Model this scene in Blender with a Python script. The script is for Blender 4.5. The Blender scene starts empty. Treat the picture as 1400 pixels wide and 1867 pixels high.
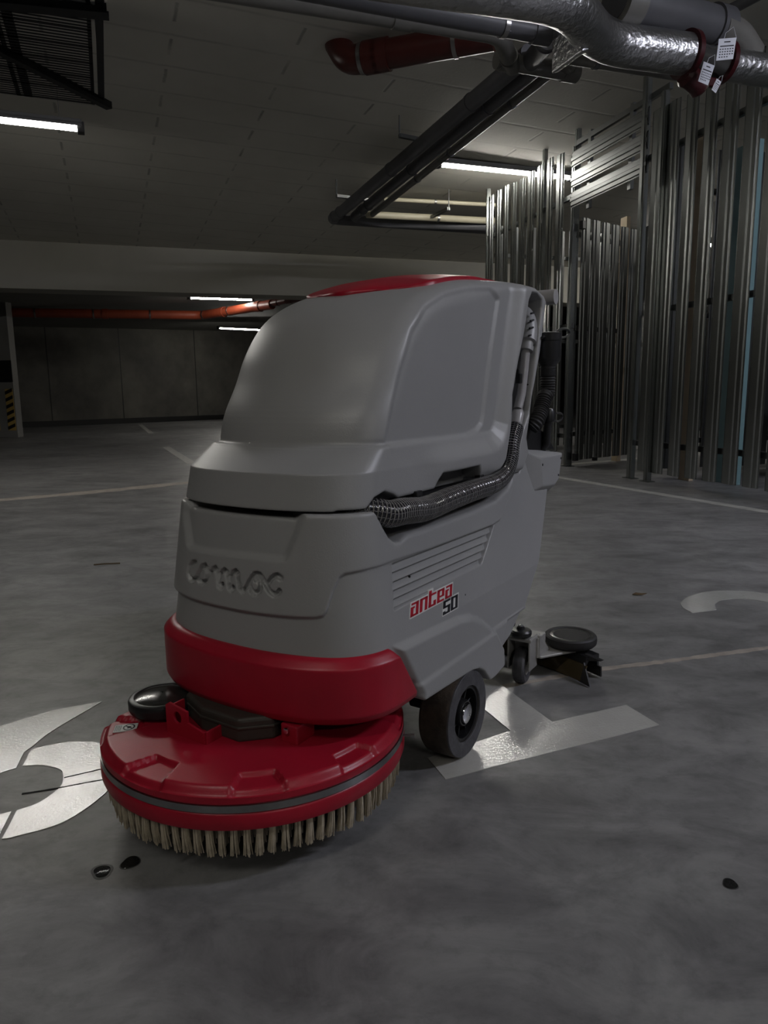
import bpy, bmesh, math, random
import numpy as np
from mathutils import Vector, Matrix
rnd = random.Random(7)
# ================================================================ camera, world, exposure
FPX, PITCH, ROLL, CAMH = 1294.0, math.radians(9.4), math.radians(-.7), .68      # focal length in pixels of a 1400 x 1867 frame
_F = np.array([0, math.cos(PITCH), -math.sin(PITCH)]); _R0 = np.array([1., 0, 0]); _U0 = np.cross(_R0, _F)
_R = math.cos(ROLL) * _R0 + math.sin(ROLL) * _U0; _U = -math.sin(ROLL) * _R0 + math.cos(ROLL) * _U0
CAM = np.array([0, 0, CAMH])
sc = bpy.context.scene
cd = bpy.data.cameras.new('camera'); cam = bpy.data.objects.new('camera', cd); sc.collection.objects.link(cam)
cd.sensor_fit = 'VERTICAL'; cd.sensor_height = 36; cd.sensor_width = 27; cd.lens = FPX / 1867 * 36; cd.clip_start = .05; cd.clip_end = 200
cam.matrix_world = Matrix(((_R[0], _U[0], -_F[0], 0), (_R[1], _U[1], -_F[1], 0), (_R[2], _U[2], -_F[2], CAMH), (0, 0, 0, 1)))
sc.camera = cam
sc.view_settings.view_transform = 'Standard'; sc.view_settings.look = 'None'; sc.view_settings.gamma = 1; sc.view_settings.use_curve_mapping = False
sc.view_settings.exposure = 0.08
w = bpy.data.worlds.new('world'); sc.world = w; w.use_nodes = True
w.node_tree.nodes['Background'].inputs[0].default_value = (.8, .85, 1, 1); w.node_tree.nodes['Background'].inputs[1].default_value = .0
TUBE = 108.0           # strength of the fluorescent tubes
COOL = 4.3             # the cool white tubes on the cage side are brighter by this factor
# world directions: D1 runs along the bay away from the camera, D2 along the tubes
D1 = np.array([-.356, .934, 0]); D1 /= np.linalg.norm(D1); D2 = np.array([D1[1], -D1[0], 0])
def ray(x, y): return _F * FPX + _R * (x - 700) - _U * (y - 933.5)
def at(x, y, z): d = ray(x, y); return CAM + d * ((z - CAMH) / d[2])
def onplane(x, y, P, n): d = ray(x, y); P = np.asarray(P, float); return CAM + d * (((P - CAM) @ n) / (d @ n))
CN = np.array([.015, .023, 1.0]); CN /= np.linalg.norm(CN); CP = np.array([1.963, 5.601, 2.945])      # the slab overhead falls slightly
def ceil_at(x, y): return onplane(x, y, CP, CN)
def ceil_z(X, Y): return CP[2] - (CN[0] * (X - CP[0]) + CN[1] * (Y - CP[1])) / CN[2]
# ================================================================ materials
def mat(name, col, rough=.5, metal=0, bump=0, bscale=60, var=0, vscale=3, emit=None, estr=0, spec=.5, col2=None, detail=6, bdist=.002):
    m = bpy.data.materials.new(name); m.use_nodes = True; nt = m.node_tree; b = nt.nodes['Principled BSDF']
    b.inputs['Base Color'].default_value = (*col, 1); b.inputs['Roughness'].default_value = rough; b.inputs['Metallic'].default_value = metal
    b.inputs['Specular IOR Level'].default_value = spec
    tc = nt.nodes.new('ShaderNodeTexCoord')
    if var:
        n = nt.nodes.new('ShaderNodeTexNoise'); n.inputs['Scale'].default_value = vscale; n.inputs['Detail'].default_value = detail; n.inputs['Roughness'].default_value = .62
        nt.links.new(tc.outputs['Object'], n.inputs['Vector'])
        r = nt.nodes.new('ShaderNodeValToRGB'); r.color_ramp.elements[0].position = .32; r.color_ramp.elements[1].position = .70
        c2 = col2 or tuple(c * (1 - var) for c in col)
        r.color_ramp.elements[0].color = (*c2, 1); r.color_ramp.elements[1].color = (*col, 1)
        nt.links.new(n.outputs['Fac'], r.inputs['Fac']); nt.links.new(r.outputs['Color'], b.inputs['Base Color'])
    if bump:
        n2 = nt.nodes.new('ShaderNodeTexNoise'); n2.inputs['Scale'].default_value = bscale; n2.inputs['Detail'].default_value = 4
        nt.links.new(tc.outputs['Object'], n2.inputs['Vector'])
        bp = nt.nodes.new('ShaderNodeBump'); bp.inputs['Strength'].default_value = bump; bp.inputs['Distance'].default_value = bdist
        nt.links.new(n2.outputs['Fac'], bp.inputs['Height']); nt.links.new(bp.outputs['Normal'], b.inputs['Normal'])
    if emit:
        b.inputs['Emission Color'].default_value = (*emit, 1); b.inputs['Emission Strength'].default_value = estr
    return m
M = dict(
    grey=mat('grey_moulded_plastic', (.30, .30, .298), .40, bump=.10, bscale=420, var=.10, vscale=2.2, spec=.45),
    red=mat('red_moulded_plastic', (.36, .009, .026), .36, bump=.08, bscale=420, var=.22, vscale=7, spec=.4),
    redpaint=mat('red_painted_steel', (.32, .008, .022), .35, bump=.05, bscale=200, spec=.4),
    black=mat('black_plastic', (.012, .012, .013), .35, bump=.05, bscale=200),
    rubber=mat('dark_rubber', (.022, .021, .022), .6, bump=.25, bscale=120, var=.5, vscale=22),
    wheelface=mat('scuffed_grey_rubber', (.088, .086, .094), .55, bump=.3, bscale=150, var=.55, vscale=40),
    tread=mat('dusty_worn_tread', (.085, .062, .042), .8, bump=.5, bscale=140, var=.6, vscale=18, col2=(.016, .013, .011)),
    tan=mat('brown_edge_of_rubber_blade', (.045, .032, .012), .5),
    steel=mat('brushed_steel', (.42, .42, .42), .32, 1, bump=.05, bscale=120, var=.25, vscale=30),
    cast=mat('dull_cast_metal', (.42, .41, .39), .45, .35, bump=.3, bscale=90, var=.3, vscale=20),
    motor=mat('brown_grey_casting', (.050, .045, .038), .5, .3, bump=.2, bscale=90),
    chrome=mat('polished_metal', (.75, .76, .80), .14, 1),
    lightgrey=mat('pale_grey_tube_plastic', (.34, .33, .33), .28, spec=.5),
    bristle=mat('cream_nylon_bristle', (.50, .43, .32), .6, var=.35, vscale=60),
    white=mat('white_label', (.62, .62, .60), .45), ink=mat('black_print', (.01, .01, .015), .4), redink=mat('red_print', (.40, .004, .018), .35),
    gloss=mat('glossy_black_hub', (.022, .022, .021), .16, spec=.6),
    smoke=mat('dark_disc_hub', (.085, .083, .078), .18, .5),
    zinc=mat('galvanised_steel', (.38, .395, .38), .27, 1, bump=.05, bscale=9, var=.12, vscale=5),
    darkzinc=mat('darkened_galvanised_steel', (.20, .205, .20), .36, 1, bump=.05, bscale=9, var=.2, vscale=5),  # zinc darkened to put shade into the transom, door and inner slats
    traysteel=mat('dark_galvanised_tray', (.030, .031, .033), .5, .7, bump=.1, bscale=30, var=.3, vscale=8),
    pipe=mat('dark_grey_pvc_pipe', (.105, .105, .112), .48, var=.2, vscale=6), pipelight=mat('grey_pvc_pipe', (.16, .155, .14), .42, var=.2, vscale=6),
    cream=mat('cream_and_lit_pvc_pipe', (.50, .46, .34), .4), orange=mat('orange_brown_drain_pipe', (.20, .035, .014), .45, var=.25, vscale=6),
    redpipe=mat('dark_red_pipe', (.062, .010, .007), .36, var=.3, vscale=9), valve=mat('dark_red_valve_paint', (.045, .003, .005), .35, var=.3, vscale=14),
    band=mat('pipe_clamp_band', (.35, .34, .33), .3, 1), blackband=mat('black_skirting', (.006, .006, .006), .6),
    foil=mat('aluminium_insulation_foil', (.56, .56, .56), .33, 1, bump=.9, bscale=38, bdist=.008, var=.2, vscale=8),
    card=mat('white_card_tag', (.55, .56, .60), .6), housing=mat('grey_light_housing', (.12, .12, .12), .5),
    concrete=mat('grey_concrete_wall', (.115, .108, .092), .8, bump=.3, bscale=18, var=.45, vscale=1.1, col2=(.055, .052, .046)),
    beam=mat('painted_concrete_beam', (.36, .345, .30), .75, bump=.25, bscale=12, var=.14, vscale=.8),
    slab=mat('concrete_soffit', (.15, .145, .13), .8, bump=.2, bscale=12, var=.25, vscale=.8),
    pillar=mat('painted_concrete_pillar', (.20, .195, .18), .7, var=.2, vscale=2), yellow=mat('yellow_hazard_paint', (.38, .26, .07), .6),
    floorpaint=None, beige=mat('beige_board', (.45, .36, .25), .8), teal=mat('pale_blue_sheet', (.16, .27, .28), .5), box=mat('dark_stored_box', (.05, .052, .055), .7, var=.3, vscale=4),
    leaf=mat('dry_brown_leaf', (.10, .065, .03), .8), wet=mat('wet_dark_spot', (.012, .012, .012), .07, spec=.7, bump=.25, bscale=90), damp=mat('damp_ring', (.045, .045, .043), .5),
)
M['tube'] = mat('lit_fluorescent_tube', (.9, .9, .9), .4, emit=(1, .97, .90), estr=TUBE)
M['tubecool'] = mat('lit_cool_white_tube', (.9, .9, .9), .4, emit=(.84, .86, 1), estr=TUBE * COOL)
def N(nt, t, **k):
    n = nt.nodes.new(t)
    for a, b in k.items(): setattr(n, a, b)
    return n
def ramp(nt, fac, stops):
    r = nt.nodes.new('ShaderNodeValToRGB'); e = r.color_ramp.elements
    while len(e) < len(stops): e.new(.5)
    for x, (p, c) in zip(e, stops): x.position = p; x.color = (*c, 1) if len(c) == 3 else c
    nt.links.new(fac, r.inputs['Fac']); return r.outputs['Color']
def noise(nt, vec, scale, detail=6, rough=.6, dist=0):
    n = nt.nodes.new('ShaderNodeTexNoise'); n.inputs['Scale'].default_value = scale; n.inputs['Detail'].default_value = detail
    n.inputs['Roughness'].default_value = rough; n.inputs['Distortion'].default_value = dist
    nt.links.new(vec, n.inputs['Vector']); return n.outputs['Fac']
def mix(nt, fac, a, b, mode='MIX'):
    m = nt.nodes.new('ShaderNodeMix'); m.data_type = 'RGBA'; m.blend_type = mode
    for s, v in ((m.inputs[0], fac), (m.inputs[6], a), (m.inputs[7], b)):
        if hasattr(v, 'links'): nt.links.new(v, s)
        else: s.default_value = v if not isinstance(v, tuple) else (*v, 1)[:4]
    return m.outputs[2]
def bumpn(nt, h, strength, dist=.002, norm=None):
    b = nt.nodes.new('ShaderNodeBump'); b.inputs['Strength'].default_value = strength; b.inputs['Distance'].default_value = dist
    nt.links.new(h, b.inputs['Height'])
    if norm: nt.links.new(norm, b.inputs['Normal'])
    return b.outputs['Normal']
def mathn(nt, op, a, b=None, c=None):
    m = nt.nodes.new('ShaderNodeMath'); m.operation = op
    for i, v in enumerate((a, b, c)):
        if v is None: continue
        if hasattr(v, 'links'): nt.links.new(v, m.inputs[i])
        else: m.inputs[i].default_value = v
    return m.outputs[0]
def floor_mat():
    m = bpy.data.materials.new('power_floated_concrete_floor'); m.use_nodes = True; nt = m.node_tree; b = nt.nodes['Principled BSDF']
    v = nt.nodes.new('ShaderNodeTexCoord').outputs['Object']
    big = ramp(nt, noise(nt, v, .9, 7, .62), [(.30, (.152, .149, .148)), (.72, (.27, .267, .264))])
    st = nt.nodes.new('ShaderNodeMapping'); st.inputs['Scale'].default_value = (1.6, 2.7, 1); st.inputs['Rotation'].default_value = (0, 0, .5); nt.links.new(v, st.inputs['Vector'])
    mid = ramp(nt, noise(nt, st.outputs[0], 3.2, 8, .68, .6), [(.32, (.52, .52, .52)), (.58, (1, 1, 1)), (.80, (1.28, 1.26, 1.22))])
    c = mix(nt, 1.0, big, mid, 'MULTIPLY')
    sp = ramp(nt, noise(nt, v, 26, 5, .7), [(.28, (.70, .70, .70)), (.48, (1, 1, 1)), (.82, (1.12, 1.12, 1.12))])
    c = mix(nt, .8, c, sp, 'MULTIPLY')
    # fine pale scratches and dark hairline marks
    vo = nt.nodes.new('ShaderNodeTexVoronoi'); vo.feature = 'DISTANCE_TO_EDGE'; vo.inputs['Scale'].default_value = .8
    dn = nt.nodes.new('ShaderNodeTexNoise'); dn.inputs['Scale'].default_value = 2.5; nt.links.new(v, dn.inputs['Vector'])
    nt.links.new(mix(nt, .25, v, dn.outputs['Color']), vo.inputs['Vector'])
    ln = ramp(nt, vo.outputs['Distance'], [(0, (1, 1, 1)), (.006, (0, 0, 0))])
    msk = ramp(nt, noise(nt, v, 1.7, 3), [(.52, (0, 0, 0)), (.62, (1, 1, 1))])
    c = mix(nt, mathn(nt, 'MULTIPLY', mathn(nt, 'MULTIPLY', ln, msk), .35), c, (.26, .255, .24))
    nt.links.new(c, b.inputs['Base Color'])
    rg = ramp(nt, noise(nt, v, 4, 6, .7), [(.3, (.33, .33, .33)), (.7, (.50, .50, .50))]); nt.links.new(rg, b.inputs['Roughness'])
    b.inputs['Specular IOR Level'].default_value = .42
    nt.links.new(bumpn(nt, noise(nt, v, 60, 6, .7), .30, .0009), b.inputs['Normal'])
    return m
def ceiling_mat():
    # formwork panels: rows every 0.45 m across the bay, short end joints in line with one another
    m = bpy.data.materials.new('white_painted_block_soffit'); m.use_nodes = True; nt = m.node_tree; b = nt.nodes['Principled BSDF']
    v = nt.nodes.new('ShaderNodeTexCoord').outputs['Object']
    mp = nt.nodes.new('ShaderNodeMapping'); mp.vector_type = 'TEXTURE'
    mp.inputs['Rotation'].default_value = (0, 0, math.atan2(D2[1], D2[0])); mp.inputs['Location'].default_value = (-1.18, 4.66, 0)
    nt.links.new(v, mp.inputs['Vector'])
    sx = nt.nodes.new('ShaderNodeSeparateXYZ'); nt.links.new(mp.outputs[0], sx.inputs[0])
    wob = noise(nt, v, 7, 3); x = mathn(nt, 'ADD', sx.outputs[0], mathn(nt, 'MULTIPLY', wob, .012)); y = mathn(nt, 'ADD', sx.outputs[1], mathn(nt, 'MULTIPLY', wob, .02))
    def dist(a, p): f = mathn(nt, 'FRACT', mathn(nt, 'DIVIDE', a, p)); return mathn(nt, 'MULTIPLY', mathn(nt, 'MINIMUM', f, mathn(nt, 'SUBTRACT', 1.0, f)), p)
    row = ramp(nt, dist(y, .45), [(0, (1, 1, 1)), (.008, (.7, .7, .7)), (.022, (0, 0, 0))])
    fy = mathn(nt, 'FRACT', mathn(nt, 'DIVIDE', y, .45)); inr = mathn(nt, 'MULTIPLY', mathn(nt, 'GREATER_THAN', fy, .12), mathn(nt, 'LESS_THAN', fy, .62))
    col = mathn(nt, 'MULTIPLY', ramp(nt, dist(x, .79), [(0, (1, 1, 1)), (.007, (.9, .9, .9)), (.014, (0, 0, 0))]), inr)
    pat = ramp(nt, noise(nt, v, 2.3, 5), [(.35, (.25, .25, .25)), (.6, (1, 1, 1))])
    g = mathn(nt, 'MULTIPLY', mathn(nt, 'MAXIMUM', mathn(nt, 'MULTIPLY', row, .55), col), pat)
    base = ramp(nt, noise(nt, v, 1.1, 5), [(.3, (.50, .485, .43)), (.7, (.59, .575, .515))])
    sp = ramp(nt, noise(nt, v, 30, 3), [(.20, (.45, .45, .45)), (.27, (1, 1, 1))])
    c = mix(nt, mathn(nt, 'MULTIPLY', g, .62), mix(nt, 1.0, base, sp, 'MULTIPLY'), (.10, .098, .09))
    nt.links.new(c, b.inputs['Base Color']); b.inputs['Roughness'].default_value = .7
    n1 = bumpn(nt, noise(nt, v, 38, 4), .25, .004)
    nt.links.new(bumpn(nt, mathn(nt, 'SUBTRACT', 1.0, g), .25, .010, n1), b.inputs['Normal'])
    return m
def paint_mat():
    m = bpy.data.materials.new('white_road_paint'); m.use_nodes = True; nt = m.node_tree; b = nt.nodes['Principled BSDF']
    v = nt.nodes.new('ShaderNodeTexCoord').outputs['Object']
    c = ramp(nt, noise(nt, v, 5, 7, .65), [(.3, (.40, .395, .37)), (.65, (.50, .495, .465))])
    sp = ramp(nt, noise(nt, v, 60, 3), [(.24, (.55, .52, .48)), (.33, (1, 1, 1))])
    nt.links.new(mix(nt, .7, c, sp, 'MULTIPLY'), b.inputs['Base Color'])
    b.inputs['Roughness'].default_value = .22; b.inputs['Specular IOR Level'].default_value = .6; b.inputs['Coat Weight'].default_value = .8; b.inputs['Coat Roughness'].default_value = .08; b.inputs['Coat IOR'].default_value = 1.6
    nb = bumpn(nt, noise(nt, v, 170, 3, .6), .45, .0011); nt.links.new(nb, b.inputs['Normal']); nt.links.new(nb, b.inputs['Coat Normal'])
    return m
def line_mat():
    m = mat('worn_white_line', (.46, .455, .42), .5, var=.4, vscale=14, col2=(.30, .295, .275)); return m
def hose_mat():
    m = bpy.data.materials.new('clear_hose_with_white_mesh'); m.use_nodes = True; nt = m.node_tree; b = nt.nodes['Principled BSDF']
    uv = nt.nodes.new('ShaderNodeTexCoord').outputs['UV']; sx = nt.nodes.new('ShaderNodeSeparateXYZ'); nt.links.new(uv, sx.inputs[0])
    def ln(a, w_): f = mathn(nt, 'FRACT', a); return mathn(nt, 'LESS_THAN', mathn(nt, 'MINIMUM', f, mathn(nt, 'SUBTRACT', 1.0, f)), w_)
    wv = mathn(nt, 'MULTIPLY', mathn(nt, 'SINE', mathn(nt, 'MULTIPLY', sx.outputs[0], 900.)), .05)
    g = mathn(nt, 'MAXIMUM', ln(mathn(nt, 'MULTIPLY', sx.outputs[0], 175.), .09), ln(mathn(nt, 'ADD', mathn(nt, 'MULTIPLY', sx.outputs[1], 15.), wv), .05))
    nt.links.new(mix(nt, g, (.008, .008, .012), (.21, .205, .205)), b.inputs['Base Color']); b.inputs['Roughness'].default_value = .16
    b.inputs['Coat Weight'].default_value = .6; b.inputs['Coat Roughness'].default_value = .06
    return m
M['floor'] = floor_mat(); M['ceiling'] = ceiling_mat(); M['floorpaint'] = paint_mat(); M['line'] = line_mat(); M['hose'] = hose_mat()
# ================================================================ mesh helpers
def link(o): sc.collection.objects.link(o); return o
class MB:
    """collects shapes and builds them as one mesh object"""
    def __init__(s): s.v = []; s.f = []; s.mi = []; s.uv = None; s.cur = 0
    def add(s, V, F):
        o = len(s.v); s.v += [tuple(map(float, p)) for p in V]; s.f += [tuple(i + o for i in f) for f in F]; s.mi += [s.cur] * len(F); return s
    def box(s, c, size, ax=None):
        ax = ax if ax is not None else np.eye(3); c = np.asarray(c, float)
        V = [c + ax[0] * (i * size[0] / 2) + ax[1] * (j * size[1] / 2) + ax[2] * (k * size[2] / 2) for i in (-1, 1) for j in (-1, 1) for k in (-1, 1)]
        return s.add(V, [(0, 1, 3, 2), (4, 6, 7, 5), (0, 4, 5, 1), (2, 3, 7, 6), (0, 2, 6, 4), (1, 5, 7, 3)])
    def prism(s, P, vec):
        """planar polygon of 3D points swept by a vector"""
        P = [np.asarray(p, float) for p in P]; n = len(P); vec = np.asarray(vec, float)
        return s.add(P + [p + vec for p in P], [tuple(range(n)), tuple(range(2 * n - 1, n - 1, -1))] + [(i, i + n, (i + 1) % n + n, (i + 1) % n) for i in range(n)])
    def tube(s, path, r, seg=20, caps=True, rf=None, uvs=False):
        P = [np.asarray(p, float) for p in path]; n = len(P)
        T = [P[min(i + 1, n - 1)] - P[max(i - 1, 0)] for i in range(n)]; T = [t / (np.linalg.norm(t) + 1e-12) for t in T]
        up = np.array([0, 0, 1.]) if abs(T[0][2]) < .9 else np.array([1., 0, 0])
        a = np.cross(T[0], up); a /= np.linalg.norm(a); V = []; L = 0; S = []
        for i in range(n):
            a = a - T[i] * (a @ T[i]); a /= np.linalg.norm(a); b = np.cross(T[i], a)
            if i: L += np.linalg.norm(P[i] - P[i - 1])
            S.append(L); rr = (r[i] if hasattr(r, '__len__') else r) * (rf(L) if rf else 1)
            V += [P[i] + rr * (math.cos(q) * a + math.sin(q) * b) for q in (2 * math.pi * k / seg for k in range(seg))]
        F = [(i * seg + k, i * seg + (k + 1) % seg, (i + 1) * seg + (k + 1) % seg, (i + 1) * seg + k) for i in range(n - 1) for k in range(seg)]
        if uvs: s.uv = [[(S[i], k / seg), (S[i], (k + 1) / seg), (S[i + 1], (k + 1) / seg), (S[i + 1], k / seg)] for i in range(n - 1) for k in range(seg)]
        if caps: F += [tuple(range(seg))[::-1], tuple(range((n - 1) * seg, n * seg))]
        return s.add(V, F)
    def lathe(s, c, axis, prof, seg=48, a0=None):
        """prof: list of (radius, height along axis)"""
        c = np.asarray(c, float); ax = np.asarray(axis, float); ax /= np.linalg.norm(ax)
        a = np.cross(ax, [0, 0, 1.]) if abs(ax[2]) < .9 else np.array([1., 0, 0]); a /= np.linalg.norm(a); b = np.cross(ax, a)
        V = []; n = len(prof)
        for r, h in prof: V += [c + ax * h + r * (math.cos(q) * a + math.sin(q) * b) for q in (2 * math.pi * k / seg for k in range(seg))]
        F = [(i * seg + k, i * seg + (k + 1) % seg, (i + 1) * seg + (k + 1) % seg, (i + 1) * seg + k) for i in range(n - 1) for k in range(seg)]
        F += [tuple(range(seg))[::-1], tuple(range((n - 1) * seg, n * seg))]
        return s.add(V, F)
    def ring(s, c, axis, r0, r1, h0, h1, seg=48):
        prof = [(r0, h0), (r1, h0), (r1, h1), (r0, h1), (r0, h0)]
        k0 = len(s.f); s.lathe(c, axis, prof, seg); del s.f[-2:]; del s.mi[-2:]; return s
def obj(name, mb, m, parent=None, smooth=35, origin=None, flip=False, bevel=0, fixn=True):
    """links ONE mesh object; top-level ones get their origin at the base centre"""
    V = np.array(mb.v, float)
    if parent is None:
        if origin is None: lo, hi = V.min(0), V.max(0); origin = np.array([(lo[0] + hi[0]) / 2, (lo[1] + hi[1]) / 2, lo[2]])
        V = V - origin
    if flip: V[:, 1] *= -1
    me = bpy.data.meshes.new(name); me.from_pydata(V.tolist(), [], mb.f)
    for x in (m if isinstance(m, (list, tuple)) else [m]): me.materials.append(x)
    if any(mb.mi): me.polygons.foreach_set('material_index', mb.mi)
    if mb.uv:
        l = me.uv_layers.new(name='uv'); flat = []
        for i, f in enumerate(mb.f): flat += mb.uv[i] if i < len(mb.uv) else [(0, 0)] * len(f)
        l.data.foreach_set('uv', [c for p in flat for c in p])
    if fixn:
        bm = bmesh.new(); bm.from_mesh(me); bmesh.ops.recalc_face_normals(bm, faces=bm.faces)
        bm.to_mesh(me); bm.free()
    o = link(bpy.data.objects.new(name, me))
    if parent is None: o.location = origin
    else: o.parent = parent
    if bevel:
        bv = o.modifiers.new('bevel', 'BEVEL'); bv.width = bevel; bv.segments = 3; bv.limit_method = 'ANGLE'; bv.angle_limit = math.radians(30)
    if smooth:
        me.polygons.foreach_set('use_smooth', [True] * len(me.polygons))
        bm = bmesh.new(); bm.from_mesh(me); lim = math.radians(smooth)
        for e in bm.edges:
            if len(e.link_faces) == 2 and e.calc_face_angle(0) > lim: e.smooth = False
        bm.to_mesh(me); bm.free()
    return o
def tag(o, label, cat, group=None, kind=None):
    o['label'] = label; o['category'] = cat
    if group: o['group'] = group
    if kind: o['kind'] = kind
    return o
def struct(o): o['kind'] = 'structure'; return o
def empty(name, loc, rz=0):
    o = link(bpy.data.objects.new(name, None)); o.location = loc; o.rotation_euler = (0, 0, rz); o.empty_display_size = .1; return o
def spline(P, n=12):
    P = [np.asarray(p, float) for p in P]; Q = [2 * P[0] - P[1]] + P + [2 * P[-1] - P[-2]]; out = []
    for i in range(1, len(Q) - 2):
        for k in range(n):
            t = k / n; out.append(.5 * ((2 * Q[i]) + (-Q[i - 1] + Q[i + 1]) * t + (2 * Q[i - 1] - 5 * Q[i] + 4 * Q[i + 1] - Q[i + 2]) * t * t + (-Q[i - 1] + 3 * Q[i] - 3 * Q[i + 1] + Q[i + 2]) * t ** 3))
    out.append(P[-1]); return out
Z = np.array([0, 0, 1.])
# ================================================================ the garage shell
def slabmesh(P, zs, t):
    """polygon in plan with a height per corner, thickness t (upwards if positive)"""
    mb = MB(); V = [(p[0], p[1], z) for p, z in zip(P, zs)]; return mb.prism(V, (0, 0, t))
mb = MB().box((-4, 10, -.1), (32, 44, .2)); struct(obj('floor', mb, M['floor'], origin=(0, 0, 0), smooth=0))
BD = np.array([.979, .204, 0]); BD /= np.linalg.norm(BD); BN = np.array([-BD[1], BD[0], 0])      # beam direction and its normal (away)
BL = np.array([-5.462, 10.699, 0])
b0, b1 = BL - BD * 10, BL + BD * 18
P = [(-15.5, -8), (8.5, -8), (b1[0], b1[1]), (b0[0], b0[1])]
struct(obj('ceiling', slabmesh(P, [ceil_z(*p) for p in P], .2), M['ceiling'], origin=(0, 0, 0), smooth=0))
# downstand beam
mb = MB(); zb = lambda p: 2.245 - .010 * (p[0] + 3); A, B = b0, b1
pr = lambda p: [(p[0], p[1], zb(p)), (p[0], p[1], 3.3), tuple((p + BN * .5)[:2]) + (3.3,), tuple((p + BN * .5)[:2]) + (zb(p),)]
a, b = pr(A), pr(B); mb.add(a + b, [(0, 1, 2, 3), (7, 6, 5, 4), (0, 4, 5, 1), (1, 5, 6, 2), (2, 6, 7, 3), (3, 7, 4, 0)])
struct(obj('ceiling_beam', mb, M['beam'], origin=(0, 0, 0), smooth=0))
# soffit of the bay beyond
q0, q1, q2 = np.array([-8.6, 17.05, 2.354]), np.array([-4.8, 21.6, 2.60]), np.array([-3.3, 12.9, 2.50])
qn = np.cross(q1 - q0, q2 - q0); zq = lambda x, y: q0[2] - (qn[0] * (x - q0[0]) + qn[1] * (y - q0[1])) / qn[2]
P = [tuple((b0 + BN * .3)[:2]), tuple((b1 + BN * .3)[:2]), (9, 31), (-16, 31)]
struct(obj('ceiling', slabmesh(P, [zq(*p) for p in P], .3), M['slab'], origin=(0, 0, 0), smooth=0))
WL, WR = np.array([-8.612, 17.052, 0]), np.array([-4.97, 21.409, 0]); WD = (WR - WL) / np.linalg.norm(WR - WL); WN = np.array([WD[1], -WD[0], 0])
def wallbox(name, p, q, t, h, m, side=1):
    p = np.asarray(p, float); q = np.asarray(q, float); d = (q - p) / np.linalg.norm(q - p); n = np.array([-d[1], d[0], 0]) * side
    return struct(obj(name, MB().prism([p, q, q + n * t, p + n * t], (0, 0, h)), m, origin=(0, 0, 0), smooth=0))
JO = [onplane(358, 700, WL, WN), onplane(222, 700, WL, WN), onplane(90, 700, WL, WN)]
wallbox('wall_back', WL - WD * 9, WL + WD * 18, .3, 3.2, M['concrete'])
for i, j in enumerate(JO):
    j = j * [1, 1, 0]; wallbox('wall_joint_%d' % (i + 1), j - WN * -.004 - WD * .012, j - WN * -.004 + WD * .012, .02, 2.7, M['blackband'])  # black strips put on for the wall's vertical joint grooves
wallbox('baseboard_back', WL - WD * 9 + WN * .02, WL + WD * 18 + WN * .02, .02, .14, M['blackband'])
wallbox('wall_left', (-15.2, -8, 0), (-15.2, 30, 0), .3, 3.4, M['concrete']); wallbox('wall_right', (7.6, -8, 0), (7.6, 31, 0), .3, 3.4, M['concrete'], -1)
wallbox('wall_front', (-15.5, -7.6, 0), (8.5, -7.6, 0), .3, 3.5, M['concrete'], -1)
# pillar with a black panel and hazard stripes
pc = np.array([-6.60, 12.90, 0]); pe = np.array([-.985, .17, 0]); pn = np.array([.17, .985, 0])
root = empty('pillar', tuple(pc + pe * .25 + pn * .075)); root['kind'] = 'structure'
def pil(name, e0, e1, z0, z1, off, m):
    mb = MB(); c = pe * ((e0 + e1) / 2 - .25) + pn * (-.075 - off / 2); mb.box(c + Z * (z0 + z1) / 2, (abs(e1 - e0), off, z1 - z0), (pe, pn, Z)); return obj(name, mb, m, root, smooth=0)
obj('shaft', MB().box(Z * 1.24, (.5, .15, 2.48), (pe, pn, Z)), M['pillar'], root, smooth=0)
pil('black_panel', -.006, .506, .98, 1.36, .012, M['blackband'])
hz = pil('corner_guard', .02, .17, .12, .86, .01, M['yellow'])
mb = MB()
for k in range(6):
    z = .13 + k * .125; o = -pn * .087 - pe * .25
    mb.prism([o + pe * .022 + Z * (z + .06), o + pe * .168 + Z * z, o + pe * .168 + Z * (z + .06), o + pe * .022 + Z * (z + .12)], -pn * .003)
obj('hazard_stripe', mb, M['blackband'], hz, smooth=0)
hz2 = pil('corner_guard', .34, .48, .12, .86, .01, M['yellow']); mb = MB()
for k in range(6):
    z = .13 + k * .125; o = -pn * .087 - pe * .25
    mb.prism([o + pe * .342 + Z * (z + .06), o + pe * .478 + Z * z, o + pe * .478 + Z * (z + .06), o + pe * .342 + Z * (z + .12)], -pn * .003)
obj('hazard_stripe', mb, M['blackband'], hz2, smooth=0)
# ---------------------------------------------------------------- fluorescent lights
def tube_light(p, d, L, label, group=None, r=.018, m='tube'):
    p = np.asarray(p, float); d = np.asarray(d, float) / np.linalg.norm(d); n = np.cross(Z, d)
    root = empty('tube_light', tuple(p + d * L / 2)); root['label'] = label; root['category'] = 'ceiling light'
    if group: root['group'] = group
    obj('housing', MB().box(Z * .036, (L, .12, .03), (d, n, Z)).box(Z * .018 + n * .058, (L, .004, .026), (d, n, Z)).box(Z * .018 - n * .058, (L, .004, .026), (d, n, Z)), M['housing'], root, smooth=0, bevel=.004)  # side lips added to keep the tube's light off the ceiling
    obj('tube', MB().tube([-d * (L / 2 - .03), d * (L / 2 - .03)], r, 16), M[m], root)
    for s in (-1, 1): obj('end_cap', MB().box(d * s * (L / 2 - .01) + Z * .008, (.05, .075, .075), (d, n, Z)), M['black'], root, smooth=0, bevel=.006)
    return root
def under(p, g=.075): return np.array([p[0], p[1], ceil_z(p[0], p[1]) - g])
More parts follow.
